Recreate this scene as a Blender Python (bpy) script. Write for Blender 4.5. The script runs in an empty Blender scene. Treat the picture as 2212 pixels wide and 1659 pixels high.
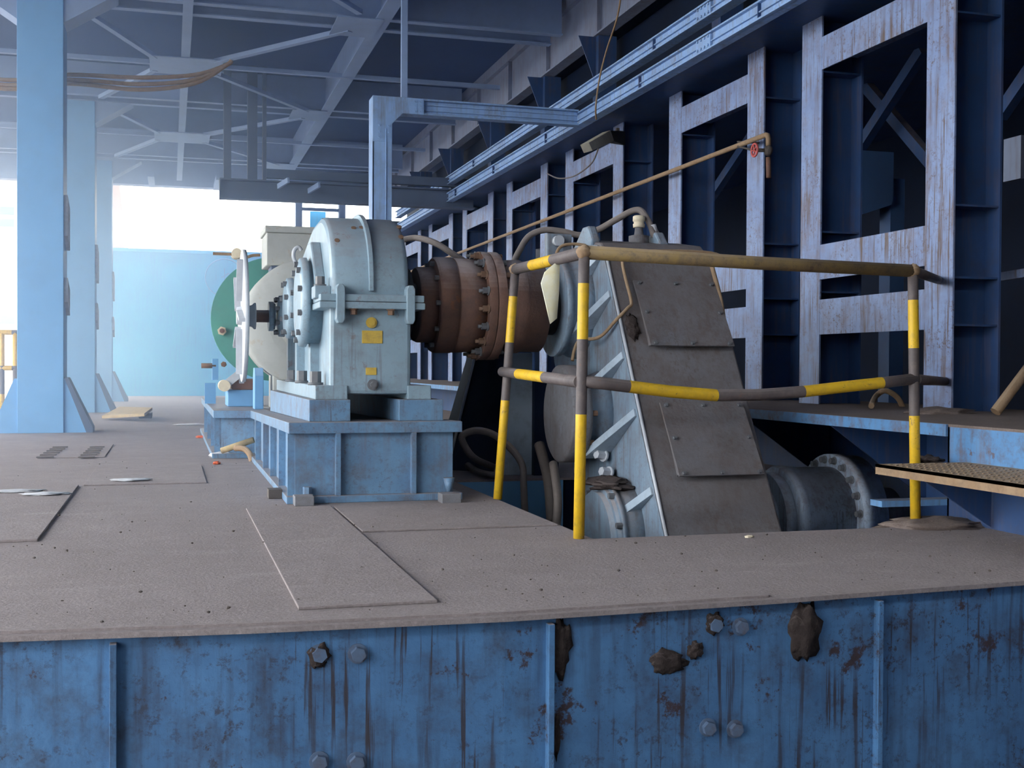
import bpy, bmesh, math, random
from mathutils import Vector as V, Matrix
random.seed(7)
S = bpy.context.scene
COL = S.collection
# ------------------------------------------------------------------ camera
F, YAW, PITCH, ROLL, H = 2540.0, .283, .0155, .0055, .68     # focal length in pixels of a 2212 x 1659 frame
cy, sy = math.cos(YAW), math.sin(YAW)
_r, _f, _u = V((cy, -sy, 0)), V((sy, cy, 0)), V((0, 0, 1))
f2 = _f*math.cos(PITCH) - _u*math.sin(PITCH); u2 = _u*math.cos(PITCH) + _f*math.sin(PITCH)
r3 = _r*math.cos(ROLL) + u2*math.sin(ROLL); u3 = u2*math.cos(ROLL) - _r*math.sin(ROLL)
cam = bpy.data.objects.new('camera', bpy.data.cameras.new('camera')); COL.objects.link(cam)
cam.data.sensor_width = 36; cam.data.lens = F/2212*36; cam.data.clip_start = .05; cam.data.clip_end = 500
cam.matrix_world = Matrix(((r3.x, u3.x, -f2.x, 0), (r3.y, u3.y, -f2.y, 0), (r3.z, u3.z, -f2.z, H), (0, 0, 0, 1)))
S.camera = cam
def ray(x, y): return r3*((x-1106)/F) - u3*((y-829.5)/F) + f2
def at(x, y, ax, v):                                           # measured point of the photo on the plane axis = v
    d = ray(x, y); c = V((0, 0, H)); return c + d*((v-c[ax])/d[ax])
def onx(x, y, v): return at(x, y, 0, v)
def ony(x, y, v): return at(x, y, 1, v)
def onz(x, y, v=0.): return at(x, y, 2, v)
# ------------------------------------------------------------------ world, exposure
w = bpy.data.worlds.new('overcast_sky'); S.world = w; w.use_nodes = True
bg = w.node_tree.nodes['Background']
bg.inputs[0].default_value = (.90, .95, 1.0, 1); bg.inputs[1].default_value = 5.0
S.view_settings.view_transform = 'Standard'; S.view_settings.look = 'None'
S.view_settings.gamma = 1; S.view_settings.use_curve_mapping = False
S.view_settings.exposure = 0.62
S.cycles.max_bounces = 8; S.cycles.diffuse_bounces = 5; S.cycles.volume_bounces = 1
S.cycles.use_denoising = True
HAZE = .065
# ------------------------------------------------------------------ materials
MATS = {}
def ramp(nt, src, a, b, ca=(0, 0, 0, 1), cb=(1, 1, 1, 1)):
    n = nt.nodes.new('ShaderNodeValToRGB'); n.color_ramp.elements[0].position = a; n.color_ramp.elements[1].position = b
    n.color_ramp.elements[0].color = ca; n.color_ramp.elements[1].color = cb
    nt.links.new(src, n.inputs[0]); return n.outputs[0]
def mixc(nt, fac, a, b):
    n = nt.nodes.new('ShaderNodeMix'); n.data_type = 'RGBA'
    for sock, v in ((n.inputs[0], fac), (n.inputs[6], a), (n.inputs[7], b)):
        if hasattr(v, 'is_linked'): nt.links.new(v, sock)
        else: sock.default_value = v if isinstance(v, float) else (*v, 1)
    return n.outputs[2]
def noise(nt, vec, scale, detail=5, rough=.6, stretch=None):
    if stretch:
        m = nt.nodes.new('ShaderNodeMapping'); m.inputs['Scale'].default_value = stretch
        nt.links.new(vec, m.inputs[0]); vec = m.outputs[0]
    n = nt.nodes.new('ShaderNodeTexNoise'); n.inputs['Scale'].default_value = scale
    n.inputs['Detail'].default_value = detail; n.inputs['Roughness'].default_value = rough
    nt.links.new(vec, n.inputs['Vector']); return n.outputs[0]
def mul(nt, a, b):
    n = nt.nodes.new('ShaderNodeMath'); n.operation = 'MULTIPLY'
    for i, v in enumerate((a, b)):
        if hasattr(v, 'is_linked'): nt.links.new(v, n.inputs[i])
        else: n.inputs[i].default_value = v
    return n.outputs[0]
def paint(name, base, var=None, dirt=(.13, .10, .09), amount=.35, scale=3., streak=0., streak_col=(.16, .11, .09),
          chips=0., chip_col=(.10, .05, .035), dust=0., dust_col=(.30, .255, .24), rough=.55, bump=.12, metal=0., chip_scale=9., speck=0., speck_col=(.05, .035, .03)):
    m = bpy.data.materials.new(name); m.use_nodes = True; nt = m.node_tree
    p = nt.nodes['Principled BSDF']; g = nt.nodes.new('ShaderNodeNewGeometry'); pos = g.outputs['Position']
    col = base
    big = noise(nt, pos, scale, 6, .65)
    col = mixc(nt, ramp(nt, big, .35, .65), base, var or tuple(c*.82 for c in base))
    if amount: col = mixc(nt, mul(nt, ramp(nt, noise(nt, pos, scale*2.3, 8, .7), .48, .72), amount), col, dirt)
    if streak:
        s = noise(nt, pos, 26., 4, .6, (1, 1, .07))
        col = mixc(nt, mul(nt, mul(nt, ramp(nt, s, .47, .66), ramp(nt, noise(nt, pos, 2.2, 3), .36, .6)), streak), col, streak_col)
    if chips: col = mixc(nt, mul(nt, ramp(nt, noise(nt, pos, chip_scale, 9, .75), .60, .635), chips), col, chip_col)
    if speck:
        col = mixc(nt, mul(nt, mul(nt, ramp(nt, noise(nt, pos, 38., 9, .8), .53, .60), ramp(nt, noise(nt, pos, 3.1, 4), .38, .62)), speck), col, speck_col)
        dr = noise(nt, pos, 55., 3, .6, (1, 1, .035))
        col = mixc(nt, mul(nt, mul(nt, ramp(nt, dr, .56, .63), ramp(nt, noise(nt, pos, 1.7, 3), .45, .6)), speck), col, speck_col)
    if dust:
        sp = nt.nodes.new('ShaderNodeSeparateXYZ'); nt.links.new(g.outputs['True Normal'], sp.inputs[0])
        col = mixc(nt, mul(nt, mul(nt, ramp(nt, sp.outputs[2], .25, .85), ramp(nt, noise(nt, pos, 6., 5), .25, .55)), dust), col, dust_col)
    nt.links.new(col, p.inputs['Base Color']); p.inputs['Roughness'].default_value = rough; p.inputs['Metallic'].default_value = metal
    if bump:
        b = nt.nodes.new('ShaderNodeBump'); b.inputs['Strength'].default_value = bump; b.inputs['Distance'].default_value = .01
        nt.links.new(noise(nt, pos, 60., 4), b.inputs['Height']); nt.links.new(b.outputs[0], p.inputs['Normal'])
    MATS[name] = m; return m
paint('fascia_blue', (.085, .215, .41), (.056, .142, .285), dirt=(.05, .05, .065), amount=.7, scale=3.4, streak=.55, streak_col=(.035, .03, .04), chips=.95, chip_col=(.05, .026, .022), chip_scale=4., speck=.9, speck_col=(.04, .03, .032), dust=.9, bump=.2)
paint('column_blue', (.17, .40, .70), (.15, .36, .64), amount=.12, scale=1.4, dust=.4, rough=.5, bump=.05)
paint('panel_blue', (.12, .57, .94), (.10, .50, .88), amount=.15, scale=.8, streak=.2, bump=.03)
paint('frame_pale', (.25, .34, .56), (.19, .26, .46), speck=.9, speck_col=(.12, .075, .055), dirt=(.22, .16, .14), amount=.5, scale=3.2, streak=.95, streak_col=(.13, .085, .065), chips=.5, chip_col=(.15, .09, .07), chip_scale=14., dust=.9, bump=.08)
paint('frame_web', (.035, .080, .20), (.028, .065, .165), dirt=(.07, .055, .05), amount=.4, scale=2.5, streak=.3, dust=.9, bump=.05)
paint('beam_blue', (.20, .42, .72), (.17, .36, .64), dirt=(.18, .13, .11), amount=.35, scale=3., streak=.6, dust=.8, bump=.05)
paint('rail_blue', (.30, .47, .76), (.25, .41, .69), dirt=(.18, .13, .11), amount=.35, scale=3., streak=.5, dust=.8, bump=.05)
paint('roof_steel', (.060, .108, .235), (.052, .094, .21), amount=.1, scale=1.2, bump=.04)
paint('truss_steel', (.29, .40, .62), (.25, .35, .56), amount=.15, scale=1.5, dust=.3, bump=.04)
paint('girder_grey', (.24, .28, .39), (.20, .235, .33), amount=.3, scale=2., streak=.5, bump=.04)
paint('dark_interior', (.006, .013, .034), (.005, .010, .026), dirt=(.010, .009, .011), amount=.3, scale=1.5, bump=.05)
paint('gear_paint', (.29, .40, .47), (.245, .345, .41), dirt=(.17, .14, .125), amount=.4, scale=4., speck=.35, speck_col=(.15, .12, .11), chips=.5, chip_col=(.20, .13, .10), dust=.55, rough=.38, bump=.06)
paint('casing_paint', (.25, .335, .42), (.20, .275, .36), dirt=(.17, .135, .12), amount=.75, scale=2.6, streak=.6, streak_col=(.13, .09, .075), dust=.75, rough=.5, bump=.15, speck=.5, speck_col=(.13, .10, .09))
paint('rib_paint', (.42, .50, .58), (.36, .44, .52), amount=.4, scale=5., dust=.3, rough=.5)
paint('drum_paint', (.40, .49, .60), (.31, .38, .48), dirt=(.15, .11, .10), amount=.7, scale=4., streak=.5, dust=.5, speck=.6, speck_col=(.12, .08, .07))
paint('block_steel', (.22, .22, .24), (.17, .17, .18), amount=.5, scale=9., dust=.6)
paint('riser_blue', (.12, .29, .54), (.10, .24, .46), dirt=(.12, .085, .07), amount=.85, scale=6., streak=.7, chips=.8, chip_col=(.13, .08, .06), chip_scale=12., bump=.1)
paint('hopper_blue', (.09, .18, .38), (.075, .15, .32), amount=.2, scale=2.)
paint('casing_dusty', (.19, .195, .215), (.145, .13, .13), dirt=(.105, .082, .075), amount=.9, scale=2.4, streak=.7, streak_col=(.11, .075, .06), dust=.8, dust_col=(.20, .17, .165), rough=.75, bump=.2, speck=.7, speck_col=(.11, .08, .07))
paint('skid_blue', (.15, .285, .44), (.115, .22, .36), dirt=(.12, .10, .095), amount=.75, speck=.6, speck_col=(.10, .08, .075), scale=4., streak=.4, dust=.95, rough=.5, bump=.1)
paint('machined', (.55, .57, .60), (.48, .50, .54), amount=.2, scale=5., rough=.4, bump=.03)
paint('bolt_steel', (.16, .17, .18), (.12, .12, .13), amount=.4, rough=.5, scale=12.)
paint('bolt_paint', (.10, .16, .26), (.09, .12, .18), dirt=(.10, .06, .045), amount=.8, scale=9., rough=.6)
paint('bolt_rust', (.22, .13, .08), (.16, .09, .06), amount=.3, scale=14., rough=.8)
paint('motor_beige', (.47, .48, .45), (.42, .43, .40), amount=.15, scale=4., chips=.3, chip_col=(.4, .27, .14), dust=.3, bump=.04)
paint('brake_green', (.10, .36, .29), (.08, .31, .26), amount=.15, scale=3., bump=.04)
paint('rusty', (.155, .082, .062), (.20, .10, .065), dirt=(.07, .05, .05), amount=.6, scale=4.5, streak=.3, chips=.5, chip_col=(.27, .10, .035), dust=.95, dust_col=(.42, .35, .335), rough=.8, bump=.25)
paint('safety_yellow', (.80, .50, .02), (.72, .43, .02), dirt=(.22, .15, .07), amount=.35, scale=9., chips=.6, chip_col=(.13, .08, .05), chip_scale=22., rough=.5)
paint('rail_band', (.13, .105, .10), (.10, .08, .08), dirt=(.2, .15, .13), amount=.5, scale=11., chips=.4, chip_col=(.22, .10, .05), dust=.5, rough=.6)
paint('rail_worn', (.30, .20, .07), (.22, .15, .08), dirt=(.09, .07, .06), amount=.8, scale=9., chips=.7, chip_col=(.12, .07, .05), dust=.6, dust_col=(.4, .30, .2), rough=.6)
paint('hose_rubber', (.15, .125, .115), (.12, .10, .095), dirt=(.25, .2, .17), amount=.3, scale=9., dust=.7, dust_col=(.36, .30, .27), rough=.7)
paint('pipe_rust', (.33, .22, .13), (.27, .165, .09), dirt=(.12, .08, .06), amount=.5, scale=12., dust=.6, dust_col=(.5, .38, .26), rough=.75)
paint('valve_dark', (.10, .08, .07), amount=.5, scale=12., rough=.7)
paint('wheel_red', (.55, .09, .08), (.45, .08, .08), amount=.2, scale=15.)
paint('lamp_beige', (.74, .65, .48), (.68, .58, .42), amount=.2, scale=10.)
paint('rubber_black', (.02, .02, .022), amount=.3, scale=8., rough=.7)
paint('wood', (.42, .32, .17), (.35, .26, .14), amount=.4, scale=10., rough=.8)
paint('cloth', (.92, .90, .78), (.90, .84, .55), dirt=(.8, .62, .15), amount=.35, scale=9., rough=.8)
paint('tag_paper', (.62, .62, .64), (.5, .5, .52), amount=.3, scale=10., rough=.8)
paint('plate_yellow', (.62, .43, .08), (.55, .37, .06), amount=.4, scale=14., rough=.5)
paint('orange_plastic', (.75, .14, .05), amount=.2, scale=14.)
paint('mud', (.050, .038, .035), (.036, .028, .027), dirt=(.10, .08, .07), amount=.5, scale=14., dust=.35, dust_col=(.2, .16, .15), rough=.95, bump=.6)
paint('white_wall', (.72, .72, .74), (.66, .66, .69), amount=.1, scale=.5)
paint('brick_pale', (.20, .12, .085), (.17, .11, .08), amount=.3, scale=1.)
paint('ground_concrete', (.17, .165, .16), (.14, .135, .13), amount=.4, scale=.6, rough=.9)
paint('girder_dark', (.09, .125, .20), (.075, .105, .17), amount=.2, scale=1.5, bump=.04)
for n_ in ('dark_interior', 'mud', 'frame_web', 'roof_steel'): MATS[n_].node_tree.nodes['Principled BSDF'].inputs['Specular IOR Level'].default_value = .08 if n_ != 'frame_web' else .3
def dust_floor(name, base, alt, pale):
    m = bpy.data.materials.new(name); m.use_nodes = True; nt = m.node_tree
    p = nt.nodes['Principled BSDF']; g = nt.nodes.new('ShaderNodeNewGeometry'); pos = g.outputs['Position']
    col = mixc(nt, ramp(nt, noise(nt, pos, 1.3, 8, .7), .35, .65), base, alt)
    col = mixc(nt, mul(nt, ramp(nt, noise(nt, pos, 9., 8, .75), .4, .75), .5), col, tuple(c*.72 for c in base))
    col = mixc(nt, mul(nt, ramp(nt, noise(nt, pos, 4., 7, .7, (.35, 1.4, 1)), .57, .72), .5), col, pale)
    col = mixc(nt, mul(nt, ramp(nt, noise(nt, pos, 75., 5, .8), .42, .66), .55), col, tuple(c*.6 for c in base))
    col = mixc(nt, mul(nt, ramp(nt, noise(nt, pos, 42., 4, .7, (1, 1.5, 1)), .58, .68), .5), col, tuple(min(1, c*1.5) for c in base))
    v = nt.nodes.new('ShaderNodeTexVoronoi'); v.inputs['Scale'].default_value = 34.; nt.links.new(pos, v.inputs['Vector'])
    big = noise(nt, pos, 23., 2)
    col = mixc(nt, mul(nt, mul(nt, ramp(nt, v.outputs['Distance'], .05, .12, (1, 1, 1, 1), (0, 0, 0, 1)), ramp(nt, big, .55, .6)), .8), col, (.05, .045, .045))
    v2 = nt.nodes.new('ShaderNodeTexVoronoi'); v2.inputs['Scale'].default_value = 47.; nt.links.new(pos, v2.inputs['Vector'])
    col = mixc(nt, mul(nt, mul(nt, ramp(nt, v2.outputs['Distance'], .04, .1, (1, 1, 1, 1), (0, 0, 0, 1)), ramp(nt, noise(nt, pos, 17., 2), .6, .64)), .8), col, (.55, .52, .5))
    nt.links.new(col, p.inputs['Base Color']); p.inputs['Roughness'].default_value = .88
    ck = nt.nodes.new('ShaderNodeTexChecker'); ck.inputs['Scale'].default_value = 34.; nt.links.new(pos, ck.inputs['Vector'])
    b = nt.nodes.new('ShaderNodeBump'); b.inputs['Strength'].default_value = .5; b.inputs['Distance'].default_value = .012
    nt.links.new(noise(nt, pos, 70., 6, .7), b.inputs['Height']); nt.links.new(b.outputs[0], p.inputs['Normal'])
    MATS[name] = m
dust_floor('floor_dust', (.285, .236, .230), (.335, .282, .276), (.47, .41, .40))
dust_floor('ledge_dust', (.20, .15, .125), (.23, .175, .15), (.30, .24, .21))
# ------------------------------------------------------------------ mesh helpers
class MB:
    def __init__(s): s.bm = bmesh.new(); s.mi = 0
    def face(s, vs, smooth=False):
        try: f = s.bm.faces.new(vs)
        except ValueError: return None
        f.smooth = smooth; f.material_index = s.mi; return f
    def hexa(s, p):                                            # 8 corners: bottom ring, top ring
        v = [s.bm.verts.new(q) for q in p]
        for i in ((3, 2, 1, 0), (4, 5, 6, 7), (0, 1, 5, 4), (1, 2, 6, 5), (2, 3, 7, 6), (3, 0, 4, 7)): s.face([v[k] for k in i])
        return s
    def box(s, x0, x1, y0, y1, z0, z1):
        return s.hexa([(x0, y0, z0), (x1, y0, z0), (x1, y1, z0), (x0, y1, z0), (x0, y0, z1), (x1, y0, z1), (x1, y1, z1), (x0, y1, z1)])
    def obox(s, a, b, wdt, hgt, up=V((0, 0, 1))):              # bar from a to b with a rectangular section
        a, b = V(a), V(b); d = (b-a).normalized(); u = V(up)
        if abs(d.dot(u)) > .98: u = V((0, 1, 0))
        sd = d.cross(u).normalized(); u = sd.cross(d).normalized(); q = []
        for c in (a, b): q.append([c + sd*(i*wdt/2) + u*(j*hgt/2) for i, j in ((-1, -1), (1, -1), (1, 1), (-1, 1))])
        return s.hexa(q[0] + q[1])
    def cyl(s, a, b, r, r2=None, n=20, cap=True):
        a, b = V(a), V(b); r2 = r if r2 is None else r2; d = (b-a).normalized()
        u = d.orthogonal().normalized(); t = d.cross(u)
        A = [s.bm.verts.new(a + (u*math.cos(k*2*math.pi/n) + t*math.sin(k*2*math.pi/n))*r) for k in range(n)]
        B = [s.bm.verts.new(b + (u*math.cos(k*2*math.pi/n) + t*math.sin(k*2*math.pi/n))*r2) for k in range(n)]
        for k in range(n): s.face([A[k], A[(k+1) % n], B[(k+1) % n], B[k]], True)
        if cap: s.face(A[::-1]); s.face(B)
        return s
    def hexbolt(s, p, d, r, h, washer=True):
        p, d = V(p), V(d).normalized()
        if washer: s.cyl(p - d*.002, p + d*h*.18, r*1.35, n=14)
        s.cyl(p - d*.001, p + d*h, r, n=6)
        for f in list(s.bm.faces)[-8:]: f.smooth = False
        return s
    def tube(s, pts, r, n=10, cap=True, mats=None):
        P = [V(p) for p in pts]; rings = []; u = None
        for i, p in enumerate(P):
            d = (P[min(i+1, len(P)-1)] - P[max(i-1, 0)]).normalized()
            u = d.orthogonal().normalized() if u is None else (u - d*u.dot(d)).normalized()
            t = d.cross(u); rr = r[i] if isinstance(r, (list, tuple)) else r
            rings.append([s.bm.verts.new(p + (u*math.cos(k*2*math.pi/n) + t*math.sin(k*2*math.pi/n))*rr) for k in range(n)])
        for i in range(len(P)-1):
            if mats: s.mi = mats[i]
            for k in range(n): s.face([rings[i][k], rings[i][(k+1) % n], rings[i+1][(k+1) % n], rings[i+1][k]], True)
        if cap: s.face(rings[0][::-1]); s.face(rings[-1])
        return s
    def prism(s, poly, ax, a, b, smooth=False):                # polygon in the two other axes, swept along axis ax from a to b
        def pt(q, v):
            l = [q[0], q[1]]; l.insert(ax, v); return l
        A = [s.bm.verts.new(pt(q, a)) for q in poly]; B = [s.bm.verts.new(pt(q, b)) for q in poly]; n = len(poly)
        s.face(A[::-1]); s.face(B)
        for k in range(n): s.face([A[k], A[(k+1) % n], B[(k+1) % n], B[k]], smooth)
        return s
    def lathe(s, prof, c, ax=0, n=40, sharp=True):              # prof = [(position along ax, radius)], c = the two other coordinates
        rings = []
        for a, r in prof:
            ring = []
            for k in range(n):
                l = [c[0] + r*math.cos(k*2*math.pi/n), c[1] + r*math.sin(k*2*math.pi/n)]; l.insert(ax, a)
                ring.append(s.bm.verts.new(l))
            rings.append(ring)
        for i in range(len(prof)-1):
            flat = abs(prof[i][0]-prof[i+1][0]) < 1e-4
            for k in range(n): s.face([rings[i][k], rings[i][(k+1) % n], rings[i+1][(k+1) % n], rings[i+1][k]], not flat)
        s.face(rings[0][::-1]); s.face(rings[-1]); return s
    def blob(s, c, rx, ry, rz, amp=.25, n=12, seed=0):
        rnd = random.Random(seed); base = len(s.bm.verts)
        ret = bmesh.ops.create_icosphere(s.bm, subdivisions=3, radius=1)
        from mathutils import noise as N
        for v in ret['verts']:
            q = v.co.normalized(); k = 1 + amp*(N.noise(q*2.2 + V((seed*3.1, seed, 0))) + .6*N.noise(q*5.5 + V((0, seed*2.3, seed))))
            v.co = V((c[0] + q.x*rx*k, c[1] + q.y*ry*k, c[2] + q.z*rz*k))
        for f in s.bm.faces[:] if False else {f for v in ret['verts'] for f in v.link_faces}: f.smooth = True; f.material_index = s.mi
        return s
    def build(s, name, mat, parent=None, bevel=0., label=None, origin=None):
        bmesh.ops.recalc_face_normals(s.bm, faces=s.bm.faces[:])
        me = bpy.data.meshes.new(name)
        if origin is not None and parent is None: bmesh.ops.translate(s.bm, verts=s.bm.verts[:], vec=-V(origin))
        s.bm.to_mesh(me); s.bm.free()
        for m in (mat if isinstance(mat, (list, tuple)) else [mat]): me.materials.append(MATS[m])
        o = bpy.data.objects.new(name, me); COL.objects.link(o)
        if origin is not None and parent is None: o.location = origin
        if parent:
            o.parent = parent; root = parent
            while root.parent: root = root.parent
            me.transform(Matrix.Translation(-root.location) if parent is root else Matrix.Translation(-root.location))
        if bevel:
            b = o.modifiers.new('edge', 'BEVEL'); b.width = bevel; b.segments = 2; b.limit_method = 'ANGLE'; b.angle_limit = .7
            b.harden_normals = False
        if label: o['label'] = label
        return o
def thing(name, label, cat, loc, group=None):
    o = bpy.data.objects.new(name, None); COL.objects.link(o); o.location = loc; o.empty_display_size = .1
    o['label'] = label; o['category'] = cat
    if group: o['group'] = group
    return o
def tag(o, label, cat, group=None, kind=None):
    o['label'] = label; o['category'] = cat
    if group: o['group'] = group
    if kind: o['kind'] = kind
    return o
def struct(o, label=None, cat=None):
    o['kind'] = 'structure'
    if label: o['label'] = label
    if cat: o['category'] = cat
    return o
def spline(pts, n=8):
    P = [V(p) for p in pts]; out = []
    for i in range(len(P)-1):
        p0, p1, p2, p3 = P[max(i-1, 0)], P[i], P[i+1], P[min(i+2, len(P)-1)]
        for k in range(n):
            t = k/n; out.append(.5*((2*p1) + (p2-p0)*t + (2*p0-5*p1+4*p2-p3)*t*t + (3*p1-p0-3*p2+p3)*t**3))
    return out + [P[-1]]
# ================================================================== SETTING
ZG = -1.0
o = MB().box(-90, 40, -40, 120, ZG-.2, ZG).build('ground', 'ground_concrete'); struct(o, 'concrete ground around and outside the raised platform', 'ground')
# the deck: front edge bows out slightly, with a pit for the inclined gearbox
FR = [(-9, 3.2), (-1.2, 3.2), (-.405, 3.150), (.2, 3.085), (.88, 3.052), (1.7, 3.083), (2.63, 3.147), (3.3, 3.2)]
PX0, PX1, PY0, PY1 = 1.6, 3.3, 4.35, 6.78
T = .014
m = MB()
m.prism(FR[:6] + [(PX0, PY0), (PX0, PY0), (-9, PY0)][0:0] + [(1.7, PY0), (-9, PY0)], 2, -T, 0)
m.prism([(1.7, 3.083), (2.63, 3.147), (3.3, 3.2), (3.3, PY0), (1.7, PY0)], 2, -T, 0)
m.box(-9, PX0, PY0, PY1, -T, 0); m.box(-9, 9, PY1, 40, -T, 0); m.box(3.3, 9, 3.2, 4.5, -T, 0)
struct(m.build('floor', 'floor_dust'), 'dust covered steel deck of the machine platform', 'floor')
# pit lining
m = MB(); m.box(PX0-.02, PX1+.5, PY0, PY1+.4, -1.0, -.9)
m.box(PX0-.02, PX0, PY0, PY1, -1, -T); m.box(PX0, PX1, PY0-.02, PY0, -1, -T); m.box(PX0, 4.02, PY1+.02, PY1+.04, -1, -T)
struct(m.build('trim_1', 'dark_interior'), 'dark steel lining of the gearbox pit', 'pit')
struct(MB().box(PX0, 2.3, PY1, PY1+.02, -1, -T).build('trim_2', 'column_blue'), 'blue plate closing the far end of the gearbox pit', 'pit')
# fascia under the front edge
m = MB()
poly = [(x, y+.03) for x, y in FR] + [(x, y+.06) for x, y in FR[::-1]]
for i in range(len(FR)-1):
    (xa, ya), (xb, yb) = FR[i], FR[i+1]
    m.hexa([(xa, ya+.03, ZG), (xb, yb+.03, ZG), (xb, yb+.05, ZG), (xa, ya+.05, ZG), (xa, ya+.03, -T), (xb, yb+.03, -T), (xb, yb+.05, -T), (xa, ya+.05, -T)])
fas = struct(m.build('wall_front', 'fascia_blue'), 'scratched blue steel side plate of the platform, facing the camera', 'platform side')
def fy(x):
    for i in range(len(FR)-1):
        if FR[i][0] <= x <= FR[i+1][0]:
            k = (x-FR[i][0])/(FR[i+1][0]-FR[i][0]); return FR[i][1]*(1-k) + FR[i+1][1]*k + .03
    return 3.2
for px, yy in ((243, 1500), (1182, 1480), (1908, 1450)):
    x = ony(px, yy, 3.1).x
    MB().box(x-.009, x+.009, fy(x)-.028, fy(x)+.01, ZG, -.03).build('stiffener', 'fascia_blue', fas, .002)
for px, py in ((690, 1414), (773, 1412), (690, 1646), (770, 1646), (1545, 1350), (1602, 1355), (1530, 1572), (1590, 1576)):
    p = ony(px, py, 3.1); p.y = fy(p.x)
    MB().hexbolt(p, (0, -1, 0), .02, .02).build('bolt', 'bolt_paint', fas)
# a narrow lip plate along the front edge
m = MB()
for i in range(1, 5):
    (xa, ya), (xb, yb) = FR[i], FR[i+1]
    m.hexa([(xa, ya+.03, 0), (xb, yb+.03, 0), (xb, yb+.10, 0), (xa, ya+.10, 0), (xa, ya+.03, .007), (xb, yb+.03, .007), (xb, yb+.10, .007), (xa, ya+.10, .007)])
struct(m.build('trim_3', 'floor_dust'), 'thin steel strip along the front edge of the deck', 'edge strip')
ZR = 4.75
struct(MB().box(-6.2, 9, -.9, 25.2, ZR, ZR+.25).build('ceiling', 'roof_steel'), 'grey blue steel roof deck over the hall', 'ceiling')
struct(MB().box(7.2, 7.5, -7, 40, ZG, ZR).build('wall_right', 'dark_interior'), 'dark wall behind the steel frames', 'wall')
struct(MB().box(-4.0, 9, -1.9, -1.6, ZG, ZR).build('light_blocker', 'dark_interior'), 'unseen dark wall added behind the camera to shape the light', 'wall')  # unseen, added to hold sky light off the front plate and front faces
m = MB(); m.box(-1.35, 4.9, 26, 26.12, 0, 3.03); m.box(-1.35, 4.9, 25.94, 26.18, 3.03, 3.1)
struct(m.build('wall_back', 'panel_blue'), 'light blue sheet wall at the far end of the platform', 'wall')
# dusty ledge in front of the frames, with its riser, step and lower plate
LX, LZ = 3.34, .43
m = MB(); m.box(LX, 4.95, -1.6, 24, LZ-.012, LZ)
struct(m.build('trim_4', 'ledge_dust'), 'dusty ledge plate at the foot of the steel frames', 'ledge')
m = MB(); m.box(LX-.012, LX, 4.5, 24, LZ-.055, LZ-.001); m.box(LX, LX+.012, -1.6, 4.5, .25, LZ-.012)
m.box(LX, 4.3, 4.488, 4.5, -.1, LZ-.012)
struct(m.build('trim_5', 'riser_blue'), 'blue edge and riser plates under the dusty ledge', 'ledge')
struct(MB().box(LX, LX+.012, -1.6, 4.5, ZG, .249).build('trim_9', 'frame_web'), 'dark blue plate below the step, shade of the tread put into its colour', 'plate')  # darker paint than the riser: the shade under the tread, put into the colour
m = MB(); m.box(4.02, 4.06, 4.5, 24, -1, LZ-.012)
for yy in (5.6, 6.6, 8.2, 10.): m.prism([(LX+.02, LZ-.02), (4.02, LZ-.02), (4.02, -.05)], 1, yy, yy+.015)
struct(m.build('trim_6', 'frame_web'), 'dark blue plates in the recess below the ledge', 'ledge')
# ================================================================== STEEL FRAMES OF THE RIGHT SIDE
FX, BX = 4.25, 4.56
TOPZ = 3.07
def frame(y0, y1, label, back=True):
    t = thing('steel_frame', label, 'steel frame', (FX, (y0+y1)/2, LZ), 'pale blue steel frames along the right side')
    for a, b in ((y0, y0+.26), (y1-.26, y1)):
        c = (a+b)/2
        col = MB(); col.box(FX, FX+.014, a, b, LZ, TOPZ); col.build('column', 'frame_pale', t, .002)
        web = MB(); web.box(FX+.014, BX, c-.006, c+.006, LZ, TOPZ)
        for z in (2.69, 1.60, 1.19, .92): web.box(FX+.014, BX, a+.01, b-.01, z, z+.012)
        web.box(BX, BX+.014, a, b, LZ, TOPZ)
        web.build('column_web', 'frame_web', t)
    for z0, z1 in ((2.705, 2.925), (1.28, 1.515), (.905, 1.142)):
        MB().box(FX+.002, FX+.014, y0+.26, y1-.26, z0, z1).box(FX+.014, FX+.28, y0+.26, y1-.26, z0+.1, z0+.11).build('cross_beam', 'frame_pale', t)
    return t
FRL = ['nearest pale blue frame, beside the right end of the guard rail', 'second pale blue frame, carrying the valve end of the rusty pipe',
       'third pale blue frame, beneath the beige floodlight', 'fourth pale blue frame, the first one beyond the floodlight',
       'fifth pale blue frame, seen above the bolted flange of the rusty coupling', 'sixth pale blue frame, seen above the narrow left end of the rusty coupling',
       'farthest pale blue frame, just right of the gear reducer dome']
for (a, b), l in zip(((5.70, 7.38), (7.93, 9.67), (10.78, 12.52), (13.18, 14.92), (15.60, 17.35), (18.0, 19.78), (20.44, 22.1)), FRL): frame(a, b, l)
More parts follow.
